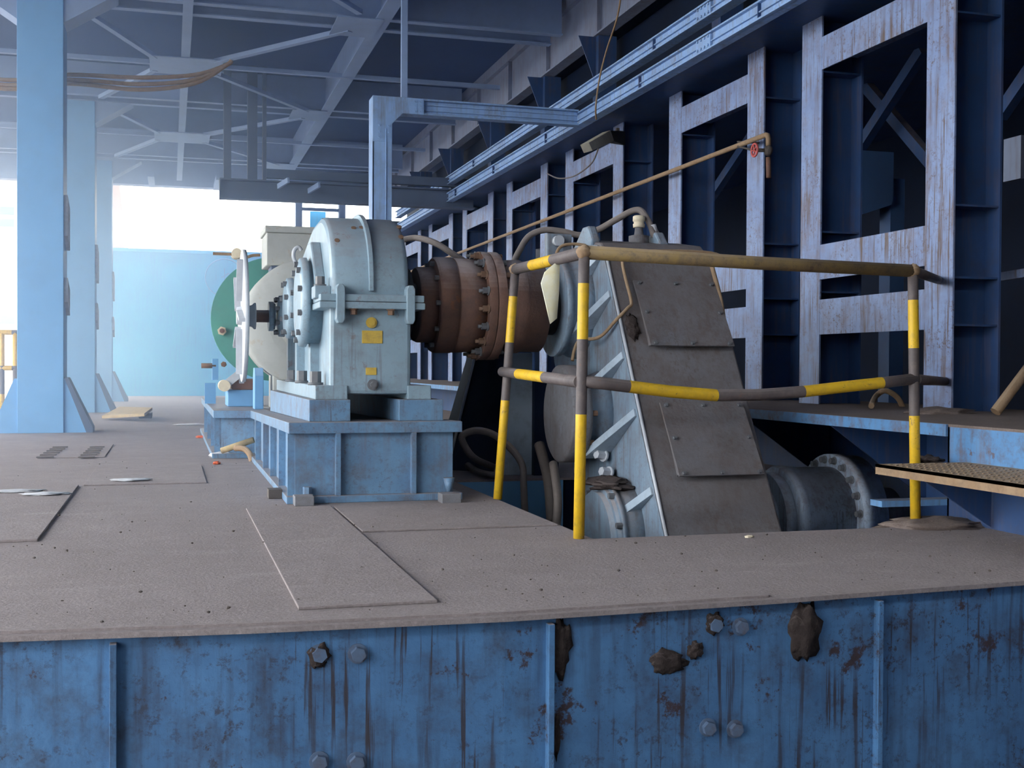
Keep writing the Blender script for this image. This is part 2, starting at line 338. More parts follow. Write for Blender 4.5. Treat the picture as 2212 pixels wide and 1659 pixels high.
# soffit that carries the runway beams
struct(MB().box(3.9, 7.2, 2.5, 23, 3.07, 3.09).build('trim_7', 'frame_web'), 'blue soffit plate over the steel frames', 'soffit')
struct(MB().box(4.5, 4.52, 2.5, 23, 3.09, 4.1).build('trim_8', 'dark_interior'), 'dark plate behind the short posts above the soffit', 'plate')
def ibeam(m, a, b, hgt, wid, up=V((0, 0, 1)), tf=.012):
    a, b = V(a), V(b)
    m.obox(a + up*(hgt/2-tf/2), b + up*(hgt/2-tf/2), wid, tf, up); m.obox(a - up*(hgt/2-tf/2), b - up*(hgt/2-tf/2), wid, tf, up); m.obox(a, b, .008, hgt-2*tf, up)
def rail(name, x, z0, z1, y0, y1, label, ys):
    t = thing(name, label, 'beam', (x, y0, z0))
    h = z1-z0; m = MB()
    m.box(x, x+.10, y0, y1, z1-.014, z1); m.box(x, x+.10, y0, y1, z0, z0+.014); m.box(x+.03, x+.04, y0, y1, z0, z1)
    m.box(x+.012, x+.03, y0, y1, z0+.052, z0+.062)
    m.build('beam', 'rail_blue', t, .002)
    m = MB()
    for y in ys: m.box(x+.006, x+.03, y-.004, y+.004, z0+.014, z1-.014)
    m.build('joint_strap', 'frame_web', t)
    for y in (8.05,):
        m = MB(); m.box(x+.008, x+.03, y-.12, y+.12, z0+.02, z1-.02)
        for i in (-.09, -.03, .03, .09):
            for k in (.25, .75): m.hexbolt((x+.008, y+i, z0+h*k), (-1, 0, 0), .010, .010, False)
        m.build('splice_plate', 'rail_blue', t)
    return t
rail('runway_beam', 3.8, 3.02, 3.15, 2.6, 20.5, 'lower of two parallel pale blue rails high on the right, joined by the portal frame', (5.2, 7.2, 9.3, 11.9, 14., 16.))
rail('runway_beam', 3.8, 3.265, 3.385, 2.6, 20.5, 'upper of two parallel pale blue rails high on the right, above the joint of the portal frame', (6.2, 9.0, 12.0, 15.))
# posts and knee brackets between the rails and the plate girder
for i, y in enumerate((5.9, 8.6, 11.4, 13.2, 15.6, 18., 20.3)):
    m = MB(); m.box(4.22, 4.42, y, y+.16, 3.09, 4.08)
    m.prism([(4.22, 4.08), (4.22, 3.6), (4.03, 4.08)], 1, y+.075, y+.087)
    o = m.build('short_post', 'frame_web', None, origin=(4.3, y+.08, 3.09))
    tag(o, ['nearest', 'second', 'third', 'fourth', 'fifth', 'sixth', 'farthest'][i] + ' short bracketed post under the grey plate girder, counted from the near end', 'post', 'short posts under the plate girder')
t = thing('plate_girder', 'deep grey plate girder with stiffeners under the roof on the right', 'girder', (4.25, 6, 4.09))
m = MB(); m.box(4.25, 4.265, 4.0, 24.35, 4.1, 4.62); m.box(4.19, 4.33, 4.0, 24.35, 4.08, 4.1); m.box(4.19, 4.33, 4.0, 24.35, 4.62, ZR-.001)
m.build('girder_plate', 'girder_grey', t)
for y in (6.6, 8.2, 9.8, 11.4, 13.1, 14.7, 16.3, 17.9, 19.5, 21.1, 22.7): MB().box(4.20, 4.25, y-.007, y+.007, 4.1, 4.62).build('stiffener', 'girder_grey', t)
# things seen in the dark behind the frames
t = thing('hopper_box', 'blue sheet metal hopper box in the dark behind the nearest frame', 'hopper', (5.6, 8.2, 1.4))
p = ony(1925, 410, 8.2)
m = MB(); m.box(p.x-.32, p.x+.02, 8.2, 8.9, p.z-.10, p.z+.30); m.hexa([(p.x-.3, 8.2, p.z-.22), (p.x, 8.2, p.z-.12), (p.x, 8.8, p.z-.12), (p.x-.3, 8.8, p.z-.22), (p.x-.32, 8.2, p.z-.1), (p.x+.02, 8.2, p.z-.1), (p.x+.02, 8.9, p.z-.1), (p.x-.32, 8.9, p.z-.1)])
m.build('box', 'hopper_blue', t)
MB().box(p.x+.03, p.x+.16, 8.25, 8.4, -.3, p.z+.1).build('leg', 'hopper_blue', t); MB().box(p.x-.44, p.x-.33, 8.3, 8.45, -.3, p.z+.2).build('leg', 'hopper_blue', t)
for (a, b), l in ((((1500, 480), (1600, 330)), 'dark diagonal brace visible through the second steel frame'), (((1850, 330), (1960, 160)), 'dark diagonal brace visible high inside the nearest steel frame'), (((2160, 250), (2290, 60)), 'dark diagonal brace at the right edge of the picture'), (((1960, 290), (2070, 420)), 'blue diagonal brace beside the hopper box')):
    X = 5.4 if 'hopper' not in l else 5.65; A_, B_ = onx(*a, X), onx(*b, X); B_ = A_.lerp(B_, (3.06-A_.z)/(B_.z-A_.z)) if abs(B_.z-A_.z) > .05 and B_.z > A_.z else B_
    if B_.z < A_.z: A_ = B_.lerp(A_, (3.06-B_.z)/(A_.z-B_.z))
    o = MB().obox(A_, B_, .07, .09).build('diagonal_brace', 'frame_web', None, origin=onx(*a, X)); tag(o, l, 'brace')
t = thing('inner_post', 'blue steel post standing in the dark bay at the right edge', 'post', (5.0, 5.2, -.9))
q = onx(2150, 500, 4.9)
# bay right of the nearest frame
o = MB().box(4.5, 7.2, 4.9, 5.0, 1.17, 1.26).build('cross_tube', 'girder_grey', None, origin=(5, 4.95, 1.17)); tag(o, 'grey horizontal steel bar in the dark bay right of the nearest frame', 'bar')
o = MB().box(4.62, 4.72, 5.02, 5.12, LZ, 2.4).box(4.62, 7, 5.05, 5.06, .86, .9).build('bay_post', 'frame_web', None, origin=(4.67, 5.07, LZ)); tag(o, 'dark blue post in the bay at the right edge, standing on the dusty ledge', 'post')
bpy.data.objects.remove(t)
a, b = onx(2168, 325, 5.3), onx(2205, 345, 5.3)
o = MB().box(5.3, 5.33, b.y, a.y, b.z-.12, b.z+.16).build('grey_plate', 'girder_grey', None, origin=(5.31, a.y, b.z)); tag(o, 'small grey steel plate hanging in the dark bay at the right edge', 'plate')
a, b = onx(2150, 600, 4.8), onx(2225, 588, 4.8)
o = MB().obox(a, b, .03, .05).build('pale_bar', 'frame_pale', None, origin=a); tag(o, 'short pale bar below the grey horizontal bar at the right edge', 'bar')
# ================================================================== STEP at the right
t = thing('step_tread', 'rusty checker plate step jutting out below the dusty ledge on the right', 'step', (3.1, 4.2, .27))
m = MB(); m.box(2.885, LX, 1.6, 4.37, .258, .27); m.box(2.885, 2.897, 1.6, 4.37, .228, .27)
m.build('tread', 'pipe_rust', t)
m = MB()
for i in range(60):
    for k in range(7): m.obox((2.92+k*.055, 1.9+i*.041, .2705), (2.945+k*.055, 1.918+i*.041, .2705), .006, .004)
m.build('checker_pattern', 'pipe_rust', t)['kind'] = 'stuff'
MB().prism([(2.93, .255), (LX-.012, .255), (LX-.012, .01)], 1, 4.19, 4.2).build('bracket', 'frame_web', t)
# ================================================================== LEFT COLUMNS AND ROOF STEEL
CY = (12.25, 17.25, 22.2)
for i, (y, l) in enumerate(zip(CY, ('nearest of the three light blue box columns on the left', 'middle one of the three light blue box columns on the left', 'farthest of the three light blue box columns on the left, beside the blue sheet wall'))):
    t = thing('steel_column', l, 'column', (-1.21, y+.2, 0), 'light blue columns on the left')
    MB().box(-1.42, -1.0, y, y+.42, 0, 4.3).build('shaft', 'column_blue', t, .004)
    MB().prism([(-1.0, 0), (-.74, 0), (-.78, .08), (-.97, .53), (-1.0, .53)], 1, y+.03, y+.05).build('base_gusset', 'column_blue', t)
    MB().prism([(-1.42, 0), (-1.68, 0), (-1.64, .08), (-1.45, .53), (-1.42, .53)], 1, y+.03, y+.05).build('base_gusset', 'column_blue', t)
    m = MB(); m.box(-1.0, -.75, y+.04, y+.40, .0, .012); m.prism([(-.79, 0), (-.73, 0), (-.73, .05), (-.962, .54), (-.995, .54)], 1, y+.012, y+.3)
    m.build('base_rib', 'girder_dark', t)
    MB().prism([(-1.0, 4.0), (-.5, 4.32), (-1.0, 4.32)], 1, y+.03, y+.39).build('knee_bracket', 'truss_steel', t)
    MB().prism([(-1.42, 4.0), (-1.9, 4.32), (-1.42, 4.32)], 1, y+.03, y+.39).build('knee_bracket', 'truss_steel', t)
    for z0, z1, d in ((1.93, 2.33, .03), (1.28, 1.52, .02)):
        MB().prism([(y+.06, z0), (y+.34, z0-.12), (y+.34, z1-.1), (y+.06, z1)], 0, -1.0, -.965).build('tag_plate', 'tag_paper', t)
GY = (12.5, 17.1, 21.7)
for i, (y, l) in enumerate(zip(GY, ('nearest twin cross beam under the roof, on the nearest column', 'second twin cross beam under the roof, on the middle column', 'farthest twin cross beam under the roof, on the farthest column'))):
    m = MB()
    for d in (-.2, .2):
        m.box(-6, 4.12, y+d-.05, y+d+.05, 4.3, 4.315); m.box(-6, 4.12, y+d-.006, y+d+.006, 4.315, ZR)
    o = m.build('cross_beam', 'truss_steel', None, origin=(0, y, 4.3)); tag(o, l, 'beam', 'twin cross beams under the roof')
t = thing('roof_joist', 'pale longitudinal roof joist near the left, carrying the gusset plates', 'joist', (.17, 12, 4.24))
MB().box(.12, .22, 9, 24, 4.27, 4.285).box(.164, .176, 9, 24, 4.285, 4.6).build('joist', 'truss_steel', t)
m = None
for y in (9.9, 14.75, 19.4): MB().box(-.24, .60, y-.42, y+.42, 4.257, 4.268).build('gusset_plate', 'truss_steel', t)
t = thing('roof_joist', 'deep longitudinal roof joist left of the portal frame', 'joist', (2.13, 12, 4.2))
MB().box(2.05, 2.21, 8, 24, 4.27, 4.29).box(2.12, 2.14, 8, 24, 4.29, ZR).build('joist', 'truss_steel', t)
for y in (12.5, 17.1, 21.7): MB().box(1.65, 2.13, y-.35, y+.35, 4.257, 4.268).build('gusset_plate', 'truss_steel', t)
names = ['nearest', 'middle', 'farthest']
for gi, y in enumerate((9.9, 14.75, 19.4)):
    for k, (sx, sy_) in enumerate(((-1, -1), (-1, 1), (1, -1), (1, 1))):
        if gi == 0 and sy_ < 0: continue
        a = V((.17+sx*.35, y+sy_*.3, 4.275)); b = V((-.9 if sx < 0 else 1.85, y+sy_*2.1, 4.275))
        o = MB().obox(a, b, .07, .05).build('roof_brace', 'truss_steel', None, origin=a)
        tag(o, 'roof brace from the %s left-hand gusset plate, running %s' % (names[gi], ('toward columns and camera', 'toward columns and far end', 'toward deep joist and camera', 'toward deep joist and far end')[k]), 'brace', 'diagonal roof braces')
    m = MB(); m.obox((-6, y, 4.285), (4.1, y, 4.285), .06, .05)
    o = m.build('roof_strut', 'truss_steel', None, origin=(0, y, 4.28)); tag(o, 'thin cross strut through the %s gusset plate of the left joist' % names[gi], 'strut', 'cross struts under the roof')
# edge beam at the far end of the roof
o = MB().box(-6, 4.6, 24.6, 24.9, 4.25, ZR).build('edge_beam', 'truss_steel', None, origin=(0, 24.7, 4.25)); tag(o, 'beam closing the far edge of the roof above the bright opening', 'beam')
for i, x in enumerate((-.35, .9)):
    o = MB().box(x-.06, x+.06, 23.2, 24.6, 4.2, 4.3).build('edge_bracket', 'truss_steel', None, origin=(x, 24, 4.2)); tag(o, ('left' if i == 0 else 'right') + ' one of two small pale brackets under the far roof edge', 'bracket', 'small brackets under the roof edge')
# hanging runway beam across the far bay
Y = 16.5
t = thing('hanging_beam', 'dark horizontal beam hung below the roof across the bright opening', 'beam', (.65, Y, 3.05))
x0 = ony(477, 410, Y).x
m = MB(); m.box(x0, 4.2, Y-.1, Y+.1, 3.18, 3.20); m.box(x0, 4.2, Y-.01, Y+.01, 2.95, 3.18); m.box(x0, 4.2, Y-.1, Y+.1, 2.93, 2.95); m.box(x0-.02, x0, Y-.1, Y+.1, 2.93, 3.2); m.box(ony(575, 380, Y).x, 4.2, Y-.06, Y+.06, 3.24, 3.36)
m.build('beam', 'girder_dark', t)
for px, wd in ((491, .10), (545, .13), (571, .05)):
    x = ony(px, 300, Y).x; MB().box(x-wd/2, x+wd/2, Y-.05, Y+.05, 3.2, ZR).build('hanger', 'girder_dark', t)
for px in (620, 678):
    x = ony(px, 400, 18).x
for i, (px, py) in enumerate(((612, 395), (678, 405))):
    p = ony(px, py+3, 16.3); o = MB().obox(p + V((-.06, .1, -.02)), p + V((.05, -.2, .03)), .03, .07).build('beam_clip', 'truss_steel', None, origin=p); tag(o, ('left' if i == 0 else 'right') + ' one of two small pale clips above the dark hanging beam', 'clip', 'pale clips above the hanging beam')
# small glazed cabin frame seen under the hanging beam
t = thing('window_1', 'dark framed window above the blue sheet wall, behind the gear reducer', 'window', (2.7, 25.5, 3.1)); t['kind'] = 'structure'
a, b = ony(645, 446, 25.6), ony(738, 480, 25.6)
m = MB(); zt = a.z+.18; zb = 2.6
m.box(a.x-.07, a.x+.07, 25.5, 25.7, zb, zt); m.box(b.x-.07, b.x+.07, 25.5, 25.7, zb, zt); m.box(a.x, b.x, 25.5, 25.7, zt-.08, zt)
zz = ony(690, 453, 25.6).z; m.box(a.x, b.x, 25.55, 25.65, zz-.03, zz+.03)
m.build('window_frame', 'girder_dark', t)
MB().box(a.x+.28, a.x+.62, 25.9, 25.92, 3.0, zz).build('pane', 'panel_blue', t)
# end gaps on the right, far away
m = MB()
for i, (z0, z1) in enumerate(((2.9, 3.05), (3.4, 3.7), (4.0, 4.6))): m.box(3.0, 7.2, 24.4, 24.5, z0, z1)
m.box(3.6, 7.2, 24.4, 24.5, -1, 3.)
struct(m.build('wall_far', 'girder_dark'), 'dark steel bars closing the far right end of the hall', 'wall')
# ================================================================== PORTAL FRAME
t = thing('portal_frame', 'light blue post and arm frame rising behind the gear reducer', 'steel frame', (1.88, 10.8, 0))
YP = 10.8
xl, xr = ony(805, 300, YP).x, ony(847, 300, YP).x; zt, zb = ony(825, 207, YP).z, ony(1000, 252, YP).z
zb = zt-.145
def channel(m, poly_out):
    pass
m = MB(); m.box(xl, xr, YP, YP+.016, 0, zt-.15); m.box(xl, xl+.016, YP, YP+.22, 0, zt); m.box(xr-.016, xr, YP+.016, YP+.2, 0, zt-.3); m.box(xl+.12, xl+.128, YP-.012, YP, .1, zt-.3)
m.build('post', 'rail_blue', t, .003)
m = MB(); m.prism([(xl, zt), (xl, zt-.42), (xr, zt-.42), (xr, zt-.25), (xr+.10, zt-.15), (xr+.3, zt-.15), (xr+.3, zt)], 1, YP-.004, YP+.014)
m.build('corner_plate', 'rail_blue', t, .003)
m = MB(); m.box(xr+.05, 3.8, YP, YP+.12, zt-.016, zt); m.box(xr+.05, 3.8, YP, YP+.12, zt-.15, zt-.134); m.box(xr+.05, 3.8, YP+.05, YP+.06, zt-.15, zt); m.box(xr+.1, 3.8, YP+.03, YP+.05, zt-.055, zt-.045); m.box(xr+.1, 3.8, YP+.03, YP+.05, zt-.105, zt-.095)
m.build('arm', 'rail_blue', t, .002)
x = ony(872, 100, YP+.1).x
MB().box(x-.028, x+.028, YP+.05, YP+.1, zt, ZR).build('hanger_rod', 'truss_steel', t)
cpl = [o_ for o_ in t.children if o_.name.startswith('corner_plate')][0]
for ix in (xl+.06, xl+.15):
    for z in (zt-.33, zt-.38, zt-.27): MB().hexbolt((ix, YP-.004, z), (0, -1, 0), .011, .012, False).build('bolt', 'rail_blue', cpl)
for ix in (xr+.22, xr+.27):
    for z in (zt-.03, zt-.07, zt-.12): MB().hexbolt((ix, YP-.004, z), (0, -1, 0), .010, .012, False).build('bolt', 'rail_blue', cpl)

# ================================================================== GUARD RAIL
PA, PB, PC = V((1.605, 5.77, 0)), V((1.55, 4.374, 0)), V((3.139, 4.446, 0))
def band_pts(a, b, cuts, first):                              # cuts = fractions where the paint changes
    a, b = V(a), V(b); ts = [0.] + cuts + [1.]; pts, mats = [], []; c = first
    for i in range(len(ts)-1):
        pts.append(a.lerp(b, ts[i])); mats.append(c)
        if i < len(ts)-2: pts.append(a.lerp(b, ts[i+1]-1e-4)); mats.append(c)
        c = 1-c
    pts.append(b); return pts, mats[:len(pts)-1]
def zof(px, py, P): return ony(px, py, P.y).z
TA, TB, TC = ony(1113, 582, PA.y), ony(1262, 545, PB.y), ony(1972, 585, PC.y)
rl = thing('guard_rail', 'yellow and dark banded pipe guard rail around the gearbox pit', 'guard rail', (1.55, 4.374, 0))
RM = ['rail_band', 'safety_yellow', 'rail_worn']
def post(bot, top, ys, pxs, P, r):
    bz = [zof(pxs, y, P) for y in ys]; cuts = [z/top.z for z in bz]
    pts, mats = band_pts(bot, top, cuts, 1)
    MB().tube(pts, r, 14, mats=mats).build('post', RM, rl)
post(PA, TA, (865, 740, 640), 1090, PA, .0225)
post(PB, TB, (895, 733, 612), 1255, PB, .0225)
post(PC, TC, (898, 752, 648), 1975, PC, .0225)
pts, mats = band_pts(TA, TB, [.30, .62], 0)
MB().tube(pts, .026, 14, mats=mats).build('top_rail', RM, rl)
MB().tube([TB, TB.lerp(TC, .5) + V((0, 0, -.004)), TC], .0275, 14, mats=[2, 2]).build('top_rail', RM, rl)
MA_ = ony(1085, 803, PA.y); MBp = ony(1252, 825, PB.y); MC = ony(1978, 820, PC.y)
pts, mats = band_pts(MA_, MBp, [.26, .62], 0)
MB().tube(pts, .025, 14, mats=mats).build('mid_rail', RM, rl)
pp = [(1262, 824), (1310, 829), (1357, 835), (1358, 835), (1450, 846), (1546, 854), (1547, 854), (1640, 853), (1734, 846), (1735, 846), (1820, 836), (1904, 827), (1905, 827), (1978, 818)]
pts = [ony(x, y, PB.y + (PC.y-PB.y)*(x-1262)/716) for x, y in pp]
MB().tube(pts, .025, 14, mats=[0, 0, 0, 1, 1, 1, 0, 0, 0, 1, 1, 1, 0]).build('mid_rail', RM, rl)
S1 = onx(2027, 605, 4.25); S1.z = TC.z; S2 = onx(2040, 824, 4.25)
MB().tube([TC, onx(2027, 605, FX)], .024, 14).build('wall_stub', 'rail_band', rl)
MB().tube([MC, onx(2042, 824, FX)], .024, 14).build('wall_stub', 'rail_band', rl)
for p in (TA, TB, TC): MB().blob(p, .031, .031, .031, .15, seed=3).build('corner_weld', 'pipe_rust', rl)
# yellow rag hanging on the top rail
k = .42; c = TA.lerp(TB, .66)
m = MB(); q = [ony(x, y, c.y-.03) for x, y in ((1176, 588), (1192, 574), (1209, 560), (1208, 630), (1203, 688), (1188, 700), (1179, 660), (1168, 612))]
mid = ony(1190, 635, c.y-.015)
vs = [m.bm.verts.new(v) for v in q]; vm = m.bm.verts.new(mid)
for i in range(8): m.face([vs[i], vs[(i+1) % 8], vm], True)
o = m.build('rag', 'cloth', None, origin=c); s_ = o.modifiers.new('thick', 'SOLIDIFY'); s_.thickness = .004
tag(o, 'pale yellow rag hanging from the top rail left of the corner post', 'rag')
# ================================================================== MACHINE SKID
t = thing('machine_skid', 'blue welded steel base under the gear reducer and motor', 'machine base', (.98, 5.8, 0))
def skz(y): return .397 - (.052*(y-5.8)/2.9 if y < 8.7 else .052) if True else 0
def slab(m, pts, dz0, dz1):
    A = [m.bm.verts.new((x, y, skz(y)+dz0)) for x, y in pts]; B = [m.bm.verts.new((x, y, skz(y)+dz1)) for x, y in pts]
    m.face(A[::-1]); m.face(B); n = len(pts)
    for i in range(n): m.face([A[i], A[(i+1) % n], B[(i+1) % n], B[i]])
XR = 1.425
top = [(.555, 5.8), (XR, 5.8), (XR, 8.7), (XR, 12.2), (.30, 12.2), (.30, 8.75), (.56, 8.7)]
m = MB(); slab(m, top, -.055, 0); m.build('top_plate', 'skid_blue', t, .003)
m = MB(); bot = [(.545, 5.79), (XR, 5.79), (XR, 12.2), (.29, 12.2), (.29, 8.72), (.55, 8.7)]
m.prism(bot, 2, .0, .035); m.build('bottom_flange', 'skid_blue', t, .003)
m = MB(); wl = [(.59, 5.84), (1.385, 5.84), (1.385, 12.1), (.36, 12.1), (.36, 8.80), (.59, 8.76)]
A = [m.bm.verts.new((x, y, .035)) for x, y in wl]; B = [m.bm.verts.new((x, y, skz(y)-.055)) for x, y in wl]
for i in range(6): m.face([A[i], A[(i+1) % 6], B[(i+1) % 6], B[i]])
m.build('side_walls', 'skid_blue', t)
for px in (730, 893):
    x = ony(px, 980, 5.82).x; MB().box(x-.013, x+.013, 5.80, 5.84, .035, skz(5.8)-.055).build('stiffener', 'skid_blue', t, .002)
for y in (5.86, 6.35, 6.9, 7.45, 8.1): MB().box(.555, .59, y-.007, y+.007, .035, skz(y)-.055).build('stiffener', 'skid_blue', t)
for y in (8.85, 9.6, 10.5, 11.5): MB().box(.31, .36, y-.007, y+.007, .035, skz(y)-.055).build('stiffener', 'skid_blue', t)
p = onz(657, 1065, .035); m = MB(); m.hexbolt((p.x, 5.815, .035), (0, 0, 1), .022, .045); m.build('anchor_bolt', 'skid_blue', t)
p = onz(945, 1060, .035); m = MB(); m.cyl((1.36, 5.815, .035), (1.36, 5.815, .11), .012, .03, 12); m.build('anchor_bolt', 'skid_blue', t)
for i, ((x0, y0), (x1, y1), l) in enumerate((((637, 1094), (680, 1094), 'steel shim block at the front left corner of the blue machine base'), ((580, 1078), (611, 1078), 'small dark steel block left of the blue machine base'), ((955, 1088), (999, 1088), 'steel shim block at the front right corner of the blue machine base'))):
    a, b = onz(x0, y0), onz(x1, y1)
    o = MB().box(a.x, b.x, a.y, a.y+.10, 0, .047).build('shim_block', 'block_steel' if i != 1 else 'valve_dark', None, .003, origin=((a.x+b.x)/2, a.y, 0)); tag(o, l, 'block', 'shim blocks around the machine base')
# ================================================================== GEAR REDUCER
YG = 6.02
g = thing('gear_reducer', 'grey blue cast gear reducer with domed top on the blue machine base', 'gear reducer', (.98, 6.9, .39))
x0, x1 = ony(712, 800, YG).x, ony(888, 800, YG).x
zb_, zs = ony(800, 852, YG).z, ony(800, 650, YG).z; ztop = ony(800, 468, YG+.35).z
YE = 8.15
# two stepped pads
m = MB()
for a, b in ((668, 757), (862, 957)):
    xa, xb = ony(a, 890, YG-.06).x, ony(b, 890, YG-.06).x
    for k, (y, dx) in enumerate(((YG-.06, 0),)): m.hexa([(xa, y, skz(y)), (xb, y, skz(y)), (xb, YE+.2, skz(YE)), (xa, YE+.2, skz(YE)), (xa, y, .503), (xb, y, .503), (xb, YE+.2, .50), (xa, YE+.2, .50)])
m.build('foot_pads', 'skid_blue', g, .003)
fl = ony(680, 850, YG).x
for xa, xb in ((fl, x0+.09), (x1-.02, ony(930, 850, YG).x)):
    MB().box(xa, xb, YG-.015, YE+.1, .503, .575).build('foot', 'gear_paint', g, .004)
# lower housing
m = MB(); m.box(x0, x1, YG, YE, zb_, zs); m.build('lower_housing', 'gear_paint', g, .02)
# domed upper housing: rounded in the Y-Z plane, over each shaft
prof = []
yc, zc = YG+.50, zs
R_ = .50; Hh = ztop-zs
for k in range(0, 13):
    a = math.pi - k*math.pi/24; prof.append((yc+R_*math.cos(a)*1.0, zc+.03+(Hh-.03)*math.sin(a)**.85))
prof = [(YG+.01, zc)] + prof + [(yc+.35, zc+Hh*.97), (yc+1.3, zc+Hh*.55), (YE-.1, zc+.2), (YE, zc)]
m = MB(); m.prism(prof, 0, x0+.005, x1-.01, True)
for f in m.bm.faces:
    if len(f.verts) > 4: f.smooth = False
m.build('upper_housing', 'gear_paint', g, .03)
# lifting rib over the dome
xr_ = ony(806, 500, YG).x
prof2 = [(y-.022 if y < yc else y, z+.02) for y, z in prof[1:15]] + [(yc+.2, zc+Hh*.8), (YG+.2, zc+.05)]
MB().prism(prof2, 0, xr_-.022, xr_+.002).build('lifting_rib', 'gear_paint', g, .003)
for px, py, yy in ((728, 520, .0), (764, 493, .0), (862, 490, 0), (866, 512, 0), (781, 492, 0)):
    d_ = ray(px, py); best = None
    for q in range(200):
        P_ = V((0, 0, H)) + d_*((YG-.05+q*.004)/d_.y); k_ = (P_.y-yc)/R_
        if abs(k_) <= 1 and P_.z < zc+.03+(Hh-.03)*max(0, 1-k_*k_)**.425: best = P_; break
    if best is not None:
        nr = V((0, best.y-yc, best.z-zc)).normalized(); MB().cyl(best-nr*.01, best+nr*.004, .014, n=12).build('core_plug', 'bolt_rust', g)
# split flange
fx0, fx1 = ony(690, 650, YG-.06).x, ony(919, 650, YG-.06).x
zf0, zf1 = ony(800, 667, YG-.06).z, ony(800, 636, YG-.06).z; zm = (zf0+zf1)/2
m = MB(); m.box(fx0, fx1, YG-.06, YE+.04, zf0, zm-.002); m.build('split_flange', 'gear_paint', g, .005)
m = MB(); m.box(fx0+.004, fx1-.004, YG-.057, YE+.04, zm, zf1); m.build('split_flange', 'gear_paint', g, .005)
for px in (732, 882):
    x = ony(px, 650, YG).x
    MB().prism([(x-.022, zf0-.055), (x-.012, zf0-.075), (x+.012, zf0-.075), (x+.022, zf0-.055), (x+.022, zf1+.03), (x+.012, zf1+.05), (x-.012, zf1+.05), (x-.022, zf1+.03)], 1, YG-.075, YG+.03).build('flange_lug', 'gear_paint', g, .004)
for px in (762, 842):
    x = ony(px, 680, YG).x; MB().hexbolt((x, YG-.035, zf0), (0, 0, -1), .017, .03).build('flange_bolt', 'bolt_rust', g)
p = ony(802, 697, YG); MB().cyl((p.x, YG+.003, p.z), (p.x, YG-.010, p.z), .028).cyl((p.x, YG-.010, p.z), (p.x, YG-.018, p.z), .018, n=8).build('sight_glass', 'plate_yellow', g)
for (a, b, l) in (((782, 714), (826, 742), 'larger yellow rating plate'), ((790, 794), (813, 810), 'smaller yellow rating plate')):
    A, B = ony(*a, YG), ony(*b, YG); MB().box(A.x, B.x, YG-.004, YG+.001, B.z, A.z).build('rating_plate', 'plate_yellow', g, .001, l)
p = ony(805, 831, YG); MB().cyl((p.x, YG+.002, p.z), (p.x, YG-.012, p.z), .029).hexbolt((p.x, YG-.012, p.z), (0, -1, 0), .017, .025, False).build('drain_plug', 'bolt_steel', g)
# bearing covers on the left side: three shafts
ZA = 1.02
for k, (ys, r, xo) in enumerate(((6.5, .245, .105), (7.22, .185, .12), (7.75, .135, .13))):
    xs = x0-.105
    zc_ = ZA if k < 2 else ony(600, 683, ys).z
    m = MB(); m.lathe([(x0+.02, r*.93), (xs+.035, r*.93), (xs+.035, r), (xs+.022, r), (xs+.02, r*1.0), (xs, r*.98), (xs-.012, r*.8)], (ys, zc_), 0, 36); bcv = m.build('bearing_cover', 'gear_paint', g, 0)
    n = 10 if k == 0 else 8
    for i in range(n):
        a = 2*math.pi*(i+.5)/n
        MB().hexbolt((xs, ys+r*.84*math.cos(a), zc_+r*.84*math.sin(a)), (-1, 0, 0), .016, .028, False).build('cover_bolt', 'bolt_steel', bcv)
    # bosses under the covers reaching to the foot
    MB().box(x0-.05, x0+.02, ys-.04, ys+.04, .575, zc_-r*.7).build('side_rib', 'gear_paint', g, .004)
for y in (6.2, 6.86, 7.45): MB().hexbolt((x0-.05, y, .575), (0, 0, 1), .03, .07).build('foot_bolt', 'bolt_steel', g)
MB().box(x0-.075, x0+.01, YG+.02, YG+.16, zs+.01, zs+.075).build('boss', 'gear_paint', g, .006)
MB().hexbolt((x0-.04, YG+.08, zs+.075), (0, 0, 1), .024, .05).build('boss_bolt', 'bolt_steel', g)
MB().prism([(YG+.25, zs), (YG+.25, zs+.14), (YG+.45, zs+.34), (YG+.6, zs+.34), (YG+.6, zs)], 0, x0-.05, x0+.01).build('lifting_lug', 'gear_paint', g, .01)
m = MB(); m.tube(spline([ony(650, 590, 7.55), ony(640, 570, 7.55), ony(634, 555, 7.55), ony(636, 540, 7.55), ony(645, 534, 7.55), ony(651, 541, 7.55)], 5), .012, 8); m.build('lifting_hook', 'machined', g)
# input shaft with hub and brake wheel
YI = 7.75; zi = ony(560, 683, YI).z
hx1 = x0-.13; hx0 = ony(580, 683, YI).x; bxx = ony(523, 690, YI).x
m = MB(); m.lathe([(hx1, .085), (hx0+.03, .085), (hx0+.03, .095), (hx0, .095)], (YI, zi), 0, 24); m.build('input_seal', 'gear_paint', g)
m = MB(); m.cyl((hx0+.02, YI, zi), (bxx-.03, YI, zi), .04, n=20); m.build('input_shaft', 'rusty', g)
bw = thing('disc_brake', 'pale edge-on brake disc on the rusty input shaft left of the gear reducer', 'brake disc', (bxx, YI, zi))
m = MB(); rb = .425
m.lathe([(bxx+.02, .12), (bxx+.02, rb), (bxx-.004, rb), (bxx-.004, rb-.04), (bxx-.004, .13)], (YI, zi), 0, 56); m.build('wheel', 'machined', bw)
MB().lathe([(bxx-.035, .055), (bxx+.06, .07), (bxx+.075, .085), (bxx+.085, .085)], (YI, zi), 0, 24).build('hub', 'machined', bw)
for a in (.4, 1.65, 2.9, 4.2, 5.4): MB().obox((bxx-.016, YI+.1*math.cos(a), zi+.1*math.sin(a)), (bxx-.016, YI+.38*math.cos(a+.35), zi+.38*math.sin(a+.35)), .02, .05, V((1, 0, 0))).build('spoke', 'machined', bw)
